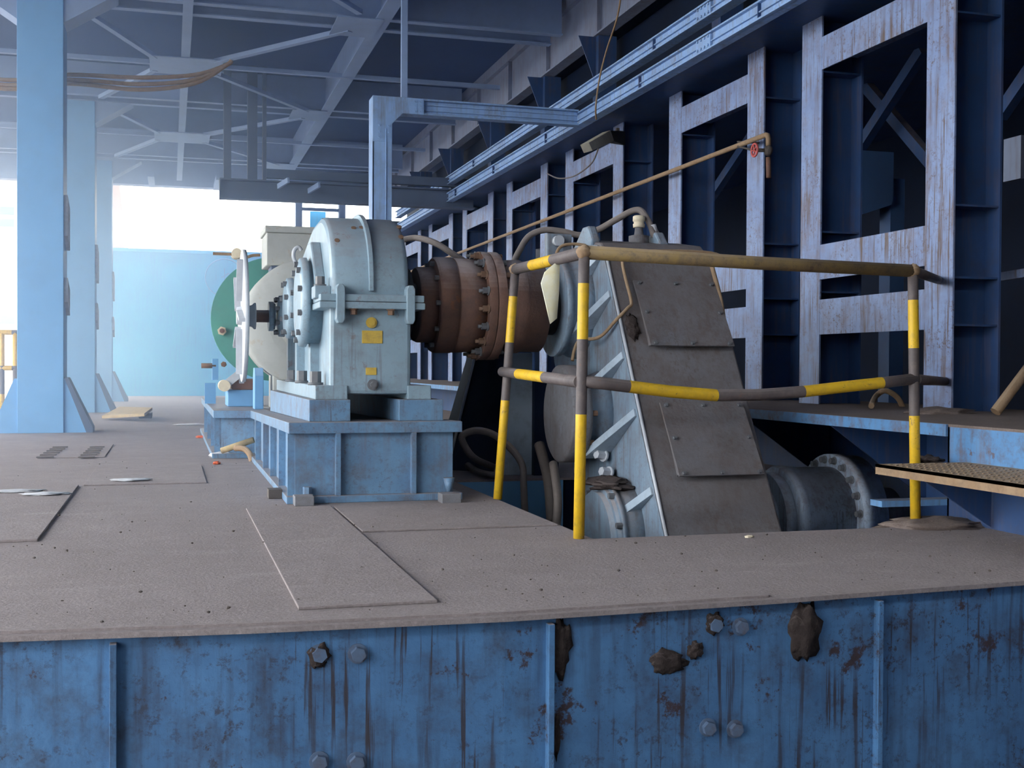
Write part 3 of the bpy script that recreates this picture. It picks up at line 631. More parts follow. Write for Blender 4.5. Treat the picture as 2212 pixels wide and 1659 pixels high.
# ================================================================== MOTOR
YM = 8.85
mc = ony(668, 697, YM); rm = .475
M_ = thing('motor', 'grey beige electric motor with green rear disc behind the gear reducer', 'motor', (mc.x, 9.6, .345))
m = MB(); m.lathe([(YM-.05, .20), (YM-.05, .30), (YM-.02, rm-.04), (YM, rm-.012), (YM+.01, rm), (YM+.5, rm), (YM+.5, rm-.05)], (mc.x, mc.z), 1, 64); m.build('body', 'motor_beige', M_)
m = MB(); m.lathe([(YM-.16, .10), (YM-.16, .16), (YM-.05, .235)], (mc.x, mc.z), 1, 40); m.build('end_bell', 'motor_beige', M_)
gx = ony(592, 690, 10.1); gr = ony(592, 690, 10.1).x - ony(455, 690, 10.1).x
m = MB(); m.lathe([(10.05, .375), (10.05, gr), (10.11, gr), (10.11, .375)], (gx.x, gx.z), 1, 72); rdk = m.build('rear_disc', 'brake_green', M_, 0, 'green steel ring disc')
m = MB(); m.lathe([(9.30, .29), (10.06, .29)], (gx.x, gx.z), 1, 48); m.build('rear_housing', 'rusty', M_)
for px, py, r, mat in ((479, 715, .037, 'lamp_beige'), (483, 787, .024, 'bolt_rust')):
    p = ony(px, py, 10.05); m = MB(); m.hexbolt((p.x, 10.05, p.z), (0, -1, 0), r, .05, False); m.build('disc_nut', mat, rdk)
    m = MB(); m.cyl((p.x, 10.05, p.z), (p.x, 9.985, p.z), r*.55, n=12); m.build('disc_stud', 'rusty', rdk)
for xs in (-.17, .30): MB().box(mc.x+xs-.09, mc.x+xs+.09, YM+.08, YM+.45, .349, .62).build('foot', 'motor_beige', M_, .008)
tb = [ony(576, 487, 8.95), ony(700, 487, 8.95), ony(576, 572, 8.95)]
MB().box(tb[0].x, tb[1].x+.1, 8.95, 9.45, tb[2].z, tb[0].z-.05).build('terminal_box', 'motor_beige', M_, .008)
MB().box(tb[0].x-.012, tb[1].x+.11, 8.938, 9.462, tb[0].z-.05, tb[0].z).build('terminal_lid', 'motor_beige', M_, .006)
MB().box(tb[0].x+.04, tb[1].x, 9.0, 9.3, mc.z+.40, tb[2].z).build('terminal_neck', 'girder_dark', M_)
# brake gear on the rear of the skid
b = thing('brake_stand', 'blue brake pedestal with levers and pivot pin left of the motor', 'brake', (.55, 9.5, .345))
q0, q1 = onz(492, 868, .345), onz(553, 868, .345); yb = 9.55
xa, xb = ony(492, 868, yb).x, ony(556, 868, yb).x; zt = ony(520, 842, yb).z
MB().box(xa, xb, yb, yb+.45, .345, zt).build('pedestal', 'column_blue', b, .006)
MB().box(xa+.03, xb+.03, yb-.01, yb+.35, zt, zt+.085).build('brake_shoe', 'rusty', b, .01)
p0, p1 = ony(525, 800, yb), ony(484, 833, yb)
MB().obox((p0.x, yb-.05, p0.z+.1), (p0.x, yb-.05, p0.z), .05, .03).obox((p0.x, yb-.05, p0.z), (p1.x, yb-.05, p1.z), .03, .06).build('lever', 'machined', b)
MB().cyl((p1.x, yb-.09, p1.z), (p1.x, yb+.12, p1.z), .045).build('pivot_pin', 'lamp_beige', b)
pt = ony(511, 548, yb)
MB().cyl((pt.x, yb-.06, pt.z), (pt.x, yb+.1, pt.z), .040).build('pivot_pin', 'lamp_beige', b)
MB().obox((ony(460, 549, yb).x, yb, pt.z-.005), (pt.x, yb, pt.z-.005), .02, .022).tube(spline([(pt.x, yb, pt.z-.01), ony(530, 556, yb), ony(545, 552, yb), ony(562, 551, yb)], 4), .012).build('tie_rod', 'pipe_rust', b)
MB().box(pt.x+.02, pt.x+.06, yb-.02, yb+.06, zt+.05, pt.z-.02).build('lever_arm', 'machined', b, .004)
p = ony(440, 790, 10.3); q = ony(462, 840, 10.3)
MB().box(p.x+.01, p.x+.10, 10.3, 10.35, .345, q.z+.05).box(p.x+.07, p.x+.12, 10.28, 10.36, p.z-.12, p.z+.06).build('stop_bracket', 'column_blue', b)
MB().cyl((p.x-.02, 10.3, p.z), (p.x+.10, 10.3, p.z), .022, n=10).build('stop_bolt', 'bolt_rust', b)
pr = ony(559, 838, 8.95)
m = MB(); m.prism([(8.95, .345), (8.95, pr.z+.09), (9.0, pr.z+.15), (9.1, pr.z+.15), (9.15, pr.z+.09), (9.15, .345)], 0, pr.x-.03, pr.x+.035)
o = m.build('guide_plate', 'column_blue', None, .004, origin=(pr.x, 9.05, .345)); tag(o, 'upright round-topped blue plate on the machine base between brake stand and motor', 'plate')
# ================================================================== INCLINED GEARBOX IN THE PIT
GX0, GX1 = 2.30, 2.92
Pt, Pb = onx(1312, 553, GX0), onx(1441, 1155, GX0)
e = V((0, Pt.y-Pb.y, Pt.z-Pb.z)).normalized(); nn = V((0, -e.z, e.y))       # along the face, out of the face
L = (Pt-Pb).length
def onface(px, py):
    d = ray(px, py); c = V((0, 0, H)); return c + d*((Pb-c).dot(nn)/d.dot(nn))
def fc(x, s, d): return V((x, Pb.y, Pb.z)) + e*s + nn*d - V((0, 0, 0))
AY, AZ = 6.5, 1.02
gb = thing('inclined_gearbox', 'dusty grey blue inclined gearbox leaning back out of the pit behind the guard rail', 'gearbox', (2.6, 5.3, -.9))
sec = [(Pb.y - e.y*.75, Pb.z - e.z*.75), (Pt.y, Pt.z), (Pt.y+.12, Pt.z+.085), (Pt.y+.42, Pt.z+.13), (Pt.y+.80, Pt.z+.06), (7.05, .95), (6.95, .70), (6.95-e.y*1.55, .70-e.z*1.55)]
m = MB(); m.prism(sec, 0, GX0, GX1); m.build('casing', 'casing_dusty', gb, .012)
# side wall, a little proud of the casing, and the corner bead
side = [(Pb.y-e.y*.7+.02, Pb.z-e.z*.7), (Pt.y+.015, Pt.z-.01), (Pt.y+.13, Pt.z+.07), (Pt.y+.42, Pt.z+.11), (Pt.y+.78, Pt.z+.04), (7.03, .95), (6.93, .70), (6.93-e.y*1.5, .70-e.z*1.5)]
m = MB(); m.prism(side, 0, GX0-.012, GX0); m.build('side_wall', 'casing_paint', gb, .002)
m = MB(); m.tube([fc(GX0-.006, -.7, .002), fc(GX0-.006, L, .002)], .009, 8); m.build('corner_bead', 'machined', gb)
# covers
for (q, lab) in (((1363, 607, 1543, 617, 1577, 760, 1399, 756), 'upper'), ((1424, 872, 1601, 873, 1643, 1036, 1456, 1037), 'lower')):
    P = [onface(q[i], q[i+1]) for i in (0, 2, 4, 6)]
    xa, xb = (P[0].x+P[3].x)/2, (P[1].x+P[2].x)/2; s0 = sum((P[i]-Pb).dot(e) for i in (2, 3))/2; s1 = sum((P[i]-Pb).dot(e) for i in (0, 1))/2
    m = MB(); m.hexa([fc(xa+.015, s0+.025, 0), fc(xb-.015, s0+.025, 0), fc(xb-.015, s1-.015, 0), fc(xa+.015, s1-.015, 0), fc(xa+.015, s0+.03, .044), fc(xb-.015, s0+.03, .044), fc(xb-.015, s1-.015, .01), fc(xa+.015, s1-.015, .01)])
    m.build('cover_frame', 'casing_dusty', gb)
    m = MB(); m.hexa([fc(xa, s0, .044), fc(xb, s0, .044), fc(xb, s1, .010), fc(xa, s1, .010), fc(xa, s0, .056), fc(xb, s0, .056), fc(xb, s1, .022), fc(xa, s1, .022)])
    cov = m.build('inspection_cover', 'casing_dusty', gb, .002)
    for u, v in ((.06, .95), (.5, .95), (.94, .95), (.06, .5), (.94, .5), (.06, .03), (.5, .03), (.94, .03)):
        p = fc(xa+(xb-xa)*u, s0+(s1-s0)*v, .055-.033*v); MB().hexbolt(p, nn, .010, .014).build('cover_bolt', 'bolt_steel', cov)
# ribs on the side wall, square to the face
dn = -nn
for (ra, rb, _, _) in ((1300, 546, 1222, 585), (1327, 621, 1236, 672), (1354, 757, 1272, 798), (1381, 881, 1284, 924), (1414, 1055, 1322, 1094)):
    a = onx(ra, rb, GX0-.012); s = (a-Pb).dot(e)
    A = fc(GX0-.012, s, -.0); 
    p1, p2 = A + dn*.03, A + dn*.52
    o1, o2 = p1 + V((-.012, 0, 0)), p2 + V((-.14, 0, 0))
    h = e*.021
    MB().hexa([p1-h, p2-h, o2-h, o1-h, p1+h, p2+h, o2+h, o1+h]).build('side_rib', 'rib_paint', gb, .002)
# shaft housings on the side
m = MB(); m.lathe([(GX0, .30), (2.24, .29), (2.20, .27), (2.17, .27), (2.17, .285), (2.13, .285), (2.13, .2)], (AY, AZ), 0, 44); m.build('shaft_housing', 'casing_paint', gb)
def ax(k): return (AY - e.y*k, AZ - e.z*k)
i1 = ax(.70); i2 = ax(1.33)
m = MB(); m.lathe([(GX0, .24), (2.22, .21), (2.16, .20), (2.15, .20)], i1, 0, 40); m.build('shaft_housing', 'casing_paint', gb)
m = MB(); m.lathe([(2.16, .265), (2.14, .27), (2.06, .27), (2.05, .255)], i1, 0, 44); bdr = m.build('bearing_drum', 'casing_dusty', gb)
for k in range(9):
    a = 2*math.pi*k/9+.3; MB().hexbolt((2.16, i1[0]+.245*math.cos(a), i1[1]+.245*math.sin(a)), (1, 0, 0), .016, .03, False).build('drum_bolt', 'bolt_rust', bdr)
m = MB(); i2h = (i2[0]-.05, i2[1]-.10)
m.lathe([(GX0, .33), (2.22, .285), (2.205, .285), (2.205, .30), (2.18, .30), (2.18, .275), (2.16, .275), (2.16, .25), (2.13, .25), (2.13, .22)], i2h, 0, 56); hs2 = m.build('shaft_housing', 'casing_paint', gb)
for k in range(10):
    a = 2*math.pi*(k+.4)/10; MB().hexbolt((2.18, i2h[0]+.288*math.cos(a), i2h[1]+.288*math.sin(a)), (-1, 0, 0), .016, .03, False).build('housing_bolt', 'bolt_steel', hs2)
for px, py in ((1306, 985), (1317, 1021)):
    p = onx(px, py, GX0-.05); MB().hexbolt(p, (-1, -.35, .2), .024, .06).build('joint_bolt', 'machined', gb)
# top fittings
p = ony(1268, 510, 6.35)
m = MB(); m.prism([(p.y-.02, 1.25), (p.y-.10, p.z-.03), (p.y-.03, p.z+.055), (p.y+.06, p.z+.055), (p.y+.20, p.z-.04), (p.y+.25, 1.25)], 0, GX0-.02, GX0+.035); m.build('lifting_lug', 'casing_paint', gb, .012)
m = MB(); m.prism([(p.y-.02, 1.3), (p.y-.04, p.z-.03), (p.y+.04, p.z+.045), (p.y+.12, p.z+.03), (p.y+.25, 1.3)], 0, GX1-.2, GX1-.14); m.build('lifting_lug', 'casing_paint', gb, .012)
p = ony(1380, 512, 6.45)
m = MB(); m.lathe([(p.z-.06, .06), (p.z+.005, .06), (p.z+.012, .028), (p.z+.06, .022)], (p.x, p.y), 2, 24); m.build('breather_stem', 'casing_dusty', gb)
m = MB(); m.lathe([(p.z+.055, .034), (p.z+.075, .036), (p.z+.078, .031), (p.z+.09, .031), (p.z+.093, .037), (p.z+.12, .036), (p.z+.125, .028)], (p.x, p.y), 2, 24); m.build('breather_cap', 'lamp_beige', gb)
p = ony(1200, 530, 6.75); m = MB(); m.box(p.x-.06, p.x+.10, 6.73, 6.79, .9, p.z+.07); m.build('bearing_cap', 'casing_paint', gb, .01)
p2 = ony(1206, 520, 6.70); m = MB(); m.cyl((p2.x, 6.73, p2.z), (p2.x, 6.68, p2.z), .032, n=16); m.build('cap_bolt', 'machined', gb)
# lubrication pipe over the face and side
lp = [onface(1560, 565), onface(1530, 553), onface(1440, 549), onface(1350, 553), onface(1341, 572), onface(1348, 610), onface(1360, 660), onface(1352, 672), onx(1325, 700, GX0-.03), onx(1300, 728, GX0-.05), onx(1280, 738, GX0-.08), onx(1250, 740, GX0-.10), onx(1238, 760, GX0-.13), onx(1233, 785, GX0-.15)]
lp = [q + nn*.03 for q in lp]
MB().tube(spline(lp, 4), .0095, 8).build('lubrication_pipe', 'pipe_rust', gb)
lp = [onface(1530, 562)+nn*.02, onface(1543, 610)+nn*.02, onface(1553, 650)+nn*.02, onface(1560, 690)+nn*.018]
MB().tube(spline(lp, 4), .013, 8).build('lubrication_pipe', 'pipe_rust', gb)
lp = [ony(1265, 530, 6.3), ony(1240, 527, 6.32), ony(1215, 531, 6.33), ony(1203, 545, 6.33), ony(1196, 575, 6.36)]
MB().tube(spline(lp, 5), .009, 8).build('lubrication_pipe', 'pipe_rust', gb)
# caked dirt on the gearbox
for i, (c, r, l) in enumerate(((onx(1318, 1045, GX0-.09), (.11, .16, .035), 'crumbly brown dirt heap on the lower left bearing of the inclined gearbox'), (onface(1366, 708)+nn*.005, (.035, .075, .012), 'brown dirt caked left of the upper inspection cover'))):
    o = MB().blob((0, 0, 0), *r, .5, seed=i+2).build('dirt_heap', 'mud', None, origin=(0, 0, 0)); o.location = c; tag(o, l, 'dirt')
    if i: o.rotation_euler.x = math.asin(e.z)
# ================================================================== RUSTY COUPLING between reducer and gearbox
cp = thing('drum_coupling', 'rusty brown drum coupling between the gear reducer and the inclined gearbox', 'coupling', (1.85, AY, AZ-.29))
def X(px): return ony(px, 660, AY-.22).x
sc = (AY-.1)*0 + 1
prof = [(X(893), .10), (X(912), .10), (X(912), .19), (X(916), .205), (X(948), .205)]
m = MB(); m.lathe([(X(893)-.03, .20), (X(893)+.01, .20), (X(893)+.01, .12), (X(912), .12)], (AY, AZ), 0, 32); m.build('shaft_end', 'rubber_black', cp)
m = MB(); m.lathe([(X(912), .13), (X(912), .205), (X(918), .212), (X(950), .212), (X(950), .15)], (AY, AZ), 0, 56); m.build('hub', 'rusty', cp)
m = MB(); m.lathe([(X(950), .19), (X(950), .262), (X(955), .27), (X(990), .27), (X(990), .262), (X(994), .262), (X(994), .268), (X(1050), .262), (X(1050), .2)], (AY, AZ), 0, 64); m.build('sleeve', 'rusty', cp)
FLG = []
for xa, xb in ((1050, 1069), (1070, 1090)):
    m = MB(); m.lathe([(X(xa), .2), (X(xa), .308), (X(xb), .308), (X(xb), .2)], (AY, AZ), 0, 64); FLG.append(m.build('flange', 'rusty', cp, .004))
m = MB(); m.lathe([(X(1090), .2), (X(1090), .262), (X(1140), .268), (X(1142), .26), (X(1186), .26), (X(1186), .2)], (AY, AZ), 0, 64); m.build('sleeve', 'rusty', cp)
for k in range(18):
    a = 2*math.pi*(k+.3)/18; c, s = math.cos(a), math.sin(a)
    fm = 'bolt_rust' if k % 2 else 'bolt_steel'
    m = MB(); m.hexbolt((X(1050), AY+.286*c, AZ+.286*s), (-1, 0, 0), .019, .034); m.cyl((X(1050)-.01, AY+.286*c, AZ+.286*s), (X(1050)-.055, AY+.286*c, AZ+.286*s), .010, n=8)
    m.build('flange_bolt', fm, FLG[0])
    MB().hexbolt((X(1090), AY+.286*c, AZ+.286*s), (1, 0, 0), .016, .022, False).build('flange_nut', fm, FLG[1])
for k in range(10):
    a = 2*math.pi*k/10; MB().hexbolt((X(950), AY+.238*math.cos(a), AZ+.238*math.sin(a)), (-1, 0, 0), .014, .022, False).build('hub_bolt', 'bolt_steel', cp)
m = MB(); m.lathe([(X(1186), .16), (GX0-.16, .16)], (AY, AZ), 0, 32); m.build('shaft_end', 'rubber_black', cp)
# ================================================================== OUTPUT COUPLING on the right of the gearbox
OY, OZ = i2[0]-.05, i2[1]-.02
oc = thing('output_coupling', 'dusty blue drum coupling low in the pit right of the inclined gearbox', 'coupling', (3.2, OY, OZ-.4))
def X2(px): return ony(px, 1080, OY-.2).x
m = MB(); m.lathe([(GX1-.02, .17), (X2(1690), .17), (X2(1690), .25), (X2(1712), .25), (X2(1712), .16)], (OY, OZ), 0, 48); m.build('shaft_collar', 'drum_paint', oc)
m = MB(); m.lathe([(X2(1712), .2), (X2(1716), .275), (X2(1722), .285), (X2(1735), .285), (X2(1736), .28), (X2(1750), .28), (X2(1751), .275), (X2(1835), .275)], (OY, OZ), 0, 64); m.build('drum', 'drum_paint', oc)
m = MB(); m.lathe([(X2(1835), .2), (X2(1835), .345), (X2(1858), .345), (X2(1859), .335), (X2(1890), .335), (X2(1890), .2)], (OY, OZ), 0, 64); ofl = m.build('flange', 'drum_paint', oc)
for k in range(20):
    a = 2*math.pi*(k+.5)/20; MB().hexbolt((X2(1835), OY+.315*math.cos(a), OZ+.315*math.sin(a)), (-1, 0, 0), .017, .03).build('flange_bolt', 'bolt_steel', ofl)
m = MB(); m.lathe([(X2(1890), .15), (3.9, .15)], (OY, OZ), 0, 32); m.build('shaft', 'casing_dusty', oc)
# small beam in the dark gap under the step
a, b = ony(1905, 1083, 5.1), ony(2012, 1110, 5.1)
o = MB().box(a.x, 4.0, 5.1, 5.2, a.z-.03, a.z).build('pit_beam', 'beam_blue', None, origin=(a.x, 5.1, a.z)); tag(o, 'short pale blue beam in the dark gap under the step', 'beam')
# ================================================================== PEDESTAL under the coupling
YP_ = 7.0
pd = thing('bearing_pedestal', 'grey blue tapered pedestal behind the guard rail below the rusty coupling', 'pedestal', (1.9, 7.2, 0))
tl, tr, bl, br = ony(1062, 770, YP_), ony(1150, 770, YP_), ony(1002, 1010, YP_), ony(1152, 1010, YP_)
z0 = 0.; zt = .76
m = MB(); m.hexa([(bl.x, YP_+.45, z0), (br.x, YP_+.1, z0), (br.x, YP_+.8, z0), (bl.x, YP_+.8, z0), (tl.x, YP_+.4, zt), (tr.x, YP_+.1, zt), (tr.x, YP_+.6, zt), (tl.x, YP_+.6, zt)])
m.build('body', 'dark_interior', pd)  # near-black paint stands in for the shadow that the skid throws here
xm = ony(1100, 800, YP_+.02).x; xm2 = ony(1138, 800, YP_+.02).x
m = MB(); m.hexa([(ony(1082, 1030, YP_).x, YP_, z0), (br.x, YP_, z0), (br.x, YP_+.1, z0), (ony(1082, 1030, YP_).x, YP_+.1, z0), (xm, YP_, zt), (tr.x, YP_, zt), (tr.x, YP_+.1, zt), (xm, YP_+.1, zt)])
m.build('front_plate', 'rib_paint', pd, .004)
m = MB(); m.tube([(bl.x-.004, YP_+.43, z0), (tl.x-.004, YP_+.38, zt)], .009, 6); m.build('edge_bead', 'machined', pd)
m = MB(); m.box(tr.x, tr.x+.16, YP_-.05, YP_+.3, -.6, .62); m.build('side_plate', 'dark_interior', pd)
# dark pipes in the pit
for i, (pts, r, l) in enumerate((([onx(1165, 960, 2.02), onx(1185, 1040, 2.02), onx(1192, 1130, 2.02)], .03, 'dark pipe going down into the pit behind the corner post'),
                                 ([onx(1195, 1000, 1.92), onx(1205, 1080, 1.9), onx(1200, 1150, 1.88)], .022, 'thin dark pipe in the pit just left of the corner post'))):
    o = MB().tube(spline(pts, 5), r, 10).build('pit_pipe', 'valve_dark', None, origin=(0, 0, 0)); tag(o, l, 'pipe')
# ================================================================== HOSES AND CABLES
def hose(name, pts, r, mat, label, cat='hose', n=7):
    o = MB().tube(spline(pts, n), r, 10).build(name, mat, None, origin=pts[0]); tag(o, label, cat); return o
hose('hose', [ony(870, 518, 7.3), ony(900, 514, 7.25), ony(940, 525, 7.1), ony(985, 553, 7.0), ony(1030, 580, 7.0), ony(1070, 600, 7.05), ony(1100, 582, 7.05), ony(1120, 545, 7.0), ony(1142, 511, 6.95), ony(1175, 497, 6.9), ony(1215, 500, 6.85), ony(1255, 508, 6.8), ony(1290, 497, 6.75), ony(1330, 475, 6.65), ony(1365, 456, 6.55), ony(1385, 456, 6.5), ony(1402, 480, 6.45), ony(1413, 508, 6.42), ony(1428, 540, 6.42)], .0195, 'hose_rubber', 'long grey hose arching from the gear reducer to the top of the inclined gearbox')
p = ony(1408, 487, 6.44); q = ony(1414, 505, 6.43)
o = MB().tube([p, q], .025, 12).build('hose_collar', 'tag_paper', None, origin=p); tag(o, 'pale collar on the hose end at the top of the inclined gearbox', 'collar')
p = ony(1413, 502, 6.43); q = ony(1432, 548, 6.42)
o = MB().tube([p, p.lerp(q, .3), p.lerp(q, .31), q], [.028, .028, .023, .034], 12).build('hose_fitting', 'casing_dusty', None, origin=q); tag(o, 'dusty fitting where the long hose enters the inclined gearbox', 'fitting')
hose('hose', [onz(985, 985, .06)+V((-.2, .15, 0)), onz(985, 990, .045), onz(1030, 1018, .03), onz(1068, 1026, .03), onz(1055, 1012, .03)+V((.05, .02, 0)), ony(1025, 990, 6.75), ony(1002, 960, 6.72), ony(1000, 940, 6.7), ony(1030, 930, 6.68), ony(1068, 940, 6.62), ony(1105, 970, 6.55), ony(1128, 1005, 6.5), ony(1131, 1045, 6.48), ony(1134, 1110, 6.48)], .021, 'hose_rubber', 'looped black hose lying between the machine base and the pit')
hose('cable', [onx(1346, -60, 3.74), onx(1335, 30, 3.74), onx(1310, 110, 3.74), onx(1295, 170, 3.74), onx(1287, 230, 3.74), onx(1288, 258, 3.78)], .008, 'pipe_rust', 'brown cable hanging down past the two pale blue rails', 'cable')
hose('cable', [ony(1292, 322, 10.3), ony(1280, 350, 10.45), ony(1255, 372, 10.6), ony(1232, 383, 10.8), ony(1205, 385, 11.4), ony(1182, 375, 12.3)], .007, 'hose_rubber', 'thin cable sagging from the beige floodlight to the next steel frame', 'cable')
m = MB()
for dz in (0, .05, -.04): m.tube(spline([V((-4., 12.9, 3.86+dz)), ony(-40, 178, 12.9)+V((0, 0, dz)), ony(150, 172, 12.9)+V((0, 0, dz)), ony(300, 182, 12.9)+V((0, 0, dz*1.4)), ony(420, 172, 12.95)+V((0, 0, dz)), ony(490, 140, 13.0), ony(500, 130, 13.0)], 6), .022, 8)
o = m.build('cable_bundle', 'pipe_rust', None, origin=(-1, 12.9, 3.8)); tag(o, 'sagging brown cable bundle below the nearest roof beam at upper left', 'cable')
# ================================================================== WATER PIPE AND VALVE
px_ = 4.15
wp = thing('water_pipe', 'long rusty pipe running along the steel frames to a tap with a red handwheel', 'pipe', onx(1660, 287, px_))
e0 = onx(1660, 287, px_); far = onx(1050, 525, px_); zc_ = (e0.z+far.z)/2
pts = [V((px_, 22.5, zc_)), V((px_, 14, zc_)), V((px_, e0.y+.04, zc_)), V((px_, e0.y+.012, zc_-.008)), V((px_, e0.y, zc_-.035)), V((px_, e0.y, zc_-.09))]
MB().tube(pts, .019, 12).build('pipe', 'pipe_rust', wp)
vz = onx(1662, 324, px_).z; ez = onx(1668, 382, px_).z
MB().tube([(px_, e0.y, zc_-.08), (px_, e0.y, vz+.03)], .016, 12).build('pipe', 'tag_paper', wp)
MB().tube([(px_, e0.y, vz-.05), (px_, e0.y-.01, ez)], .018, 12).build('spout', 'rusty', wp)
MB().blob((px_, e0.y, vz), .032, .032, .042, .15, seed=9).cyl((px_, e0.y, vz), (px_-.09, e0.y+.02, vz), .014, n=10).build('valve_body', 'valve_dark', wp)
vb = [o_ for o_ in wp.children if o_.name.startswith('valve_body')][0]
m = MB(); c = V((px_-.10, e0.y+.02, vz)); rw = .046
ring = [c + V((0, rw*math.cos(a*math.pi/10), rw*math.sin(a*math.pi/10))) for a in range(21)]
m.tube(ring, .008, 8, cap=False)
for a in range(5): m.tube([c, c + V((0, rw*math.cos(a*1.257), rw*math.sin(a*1.257)))], .006, 6)
m.build('handwheel', 'wheel_red', vb, 0, 'red handwheel')
p = onx(1598, 312, px_)
MB().obox((px_-.02, p.y, zc_-.012), (FX, p.y-.1, zc_-.06), .02, .012).obox((px_-.02, p.y, zc_+.022), (FX, p.y-.12, zc_-.0), .02, .012).build('clamp', 'valve_dark', wp)
# ================================================================== FLOODLIGHT
fl_ = thing('floodlight', 'beige floodlight under the lower rail where the portal frame meets it', 'floodlight', ony(1320, 290, 10.2))
A, B, C, D = ony(1253, 313, 9.85), ony(1301, 286, 10.45), ony(1309, 309, 10.45), ony(1261, 331, 9.85)
bk = V((.09, .02, .03))
m = MB(); m.hexa([D, C, C+bk, D+bk, A, B, B+bk, A+bk]); m.build('lamp_front', 'lamp_beige', fl_, .004)
G = ony(1334, 292, 10.75); u_ = (B-A).normalized()*.004
m = MB(); m.hexa([C+u_, G + V((0, 0, -.09)), G + V((.10, .04, -.09)), C+bk+u_, B+u_, G + V((0, 0, .05)), G + V((.10, .04, .05)), B+bk+u_]); m.build('lamp_housing', 'valve_dark', fl_, .01)
MB().obox(G + V((.04, .05, -.03)), V((FX+.05, 10.9, G.z+.05)), .03, .05).obox(G, V((G.x, G.y, 3.0)), .03, .03).build('bracket', 'valve_dark', fl_)
# ================================================================== LOOSE PLATES AND BITS ON THE DECK
def plate(x0, x1, y0, y1, z, label, edge=True):
    o = MB().box(x0, x1, y0, y1, 0, z).build('floor_plate', 'floor_dust', None, .002, origin=((x0+x1)/2, y0, 0)); tag(o, label, 'floor plate', 'loose steel plates on the deck'); return o
plate(.342, .735, 3.28, 5.62, .009, 'long narrow floor plate reaching from the front edge to the machine base')
plate(.75, 1.585, 4.74, 5.60, .007, 'floor plate in front of the machine base, left of the corner post')
plate(-3.2, -.485, 4.80, 6.9, .010, 'broad floor plate at the left edge of the picture')
plate(-.46, .20, 6.92, 8.1, .007, 'floor plate in the walkway left of the machine base')
a = onz(100, 990); b_ = onz(208, 968)
sl = thing('slotted_plate', 'floor plate with two rows of dark lifting slots, in front of the nearest column', 'floor plate', (a.x+.3, a.y, 0)); sl['group'] = 'loose steel plates on the deck'
p0, p1, p2, p3 = onz(97, 990), onz(187, 990), onz(210, 968), onz(130, 968)
MB().box(p0.x-.05, p1.x+.12, p0.y-.02, p3.y+.3, 0, .006).build('plate', 'floor_dust', sl, .002)
for u, v in ((p0, p3), (p1, p2)):
    for i in range(6):
        c = u.lerp(v, i/5); MB().box(c.x-.055, c.x+.055, c.y-.035, c.y+.035, .006, .013).build('slot_lug', 'valve_dark', sl)
# boards, sticks, scraps
bd = thing('board', 'yellowish wooden board lying tilted beside the blue columns', 'board', onz(280, 900))
q = [onz(220, 898, .05), onz(312, 893, .10), onz(329, 880, .16), onz(258, 878, .14)]
m = MB(); m.hexa([v - V((0, 0, .035)) for v in q] + q); m.build('board', 'wood', bd, .004)
q = onz(318, 903); MB().box(q.x-.1, q.x+.06, q.y-.1, q.y+.25, 0, .07).build('block', 'valve_dark', bd, .01)
o = MB().tube([ony(478, 974, 8.66), ony(548, 950, 8.60)], .022, 10).build('wooden_stick', 'wood', None, origin=ony(478, 974, 8.66)); tag(o, 'pale wooden stick leaning in the corner of the blue machine base', 'stick')
o = MB().tube(spline([ony(508, 968, 8.55)+V((0, 0, .0)), ony(528, 970, 8.5), ony(540, 982, 8.45), ony(545, 998, 8.42)], 5), .022, 10).build('bent_pipe', 'pipe_rust', None, origin=ony(508, 968, 8.55)); tag(o, 'bent rusty pipe piece on the deck at the corner of the machine base', 'pipe')
c = onz(480, 984) + V((-.02, -.22, 0)); o = MB().blob((0, 0, 0), .08, .05, .025, .4, seed=5).build('paint_rag', 'white_wall', None); o.location = c + V((0, 0, .02)); tag(o, 'crumpled white scrap at the left corner of the machine base', 'rag')
c = onz(418, 919); o = MB().blob((0, 0, 0), .22, .05, .012, .4, seed=6).build('paper_scrap', 'white_wall', None); o.location = c + V((0, 0, .010)); tag(o, 'flat white scrap on the deck left of the machine base', 'scrap')
for i, ((px, py), l) in enumerate((((438, 946), 'orange scrap beside the left edge of the machine base'), ((468, 1003), 'tiny orange scrap in front of the white scrap'))):
    c = onz(px, py); o = MB().blob((0, 0, 0), .06 if i == 0 else .025, .03, .012, .5, seed=7+i).build('orange_scrap', 'orange_plastic', None); o.location = c + V((0, 0, .010)); tag(o, l, 'scrap')
for i, ((px, py, rx), l) in enumerate((((30, 1062, .14), 'pale flattened scrap at the left edge of the deck'), ((95, 1068, .12), 'pale flattened scrap on the deck below the slotted plate'), ((283, 1037, .11), 'pale flattened scrap at the middle of the left walkway'))):
    c = onz(px, py, .011); o = MB().blob((0, 0, 0), rx, .06, .006, .5, seed=12+i).build('flat_scrap', 'tag_paper', None); o.location = c + V((0, 0, .004)); tag(o, l, 'scrap', 'flattened scraps on the deck')
c = onz(1618, 1161); o = MB().blob((0, 0, 0), .018, .012, .006, .5, seed=21).build('paper_scrap', 'lamp_beige', None); o.location = c + V((0, 0, .004)); tag(o, 'small buff scrap on the deck right of the corner post', 'scrap')
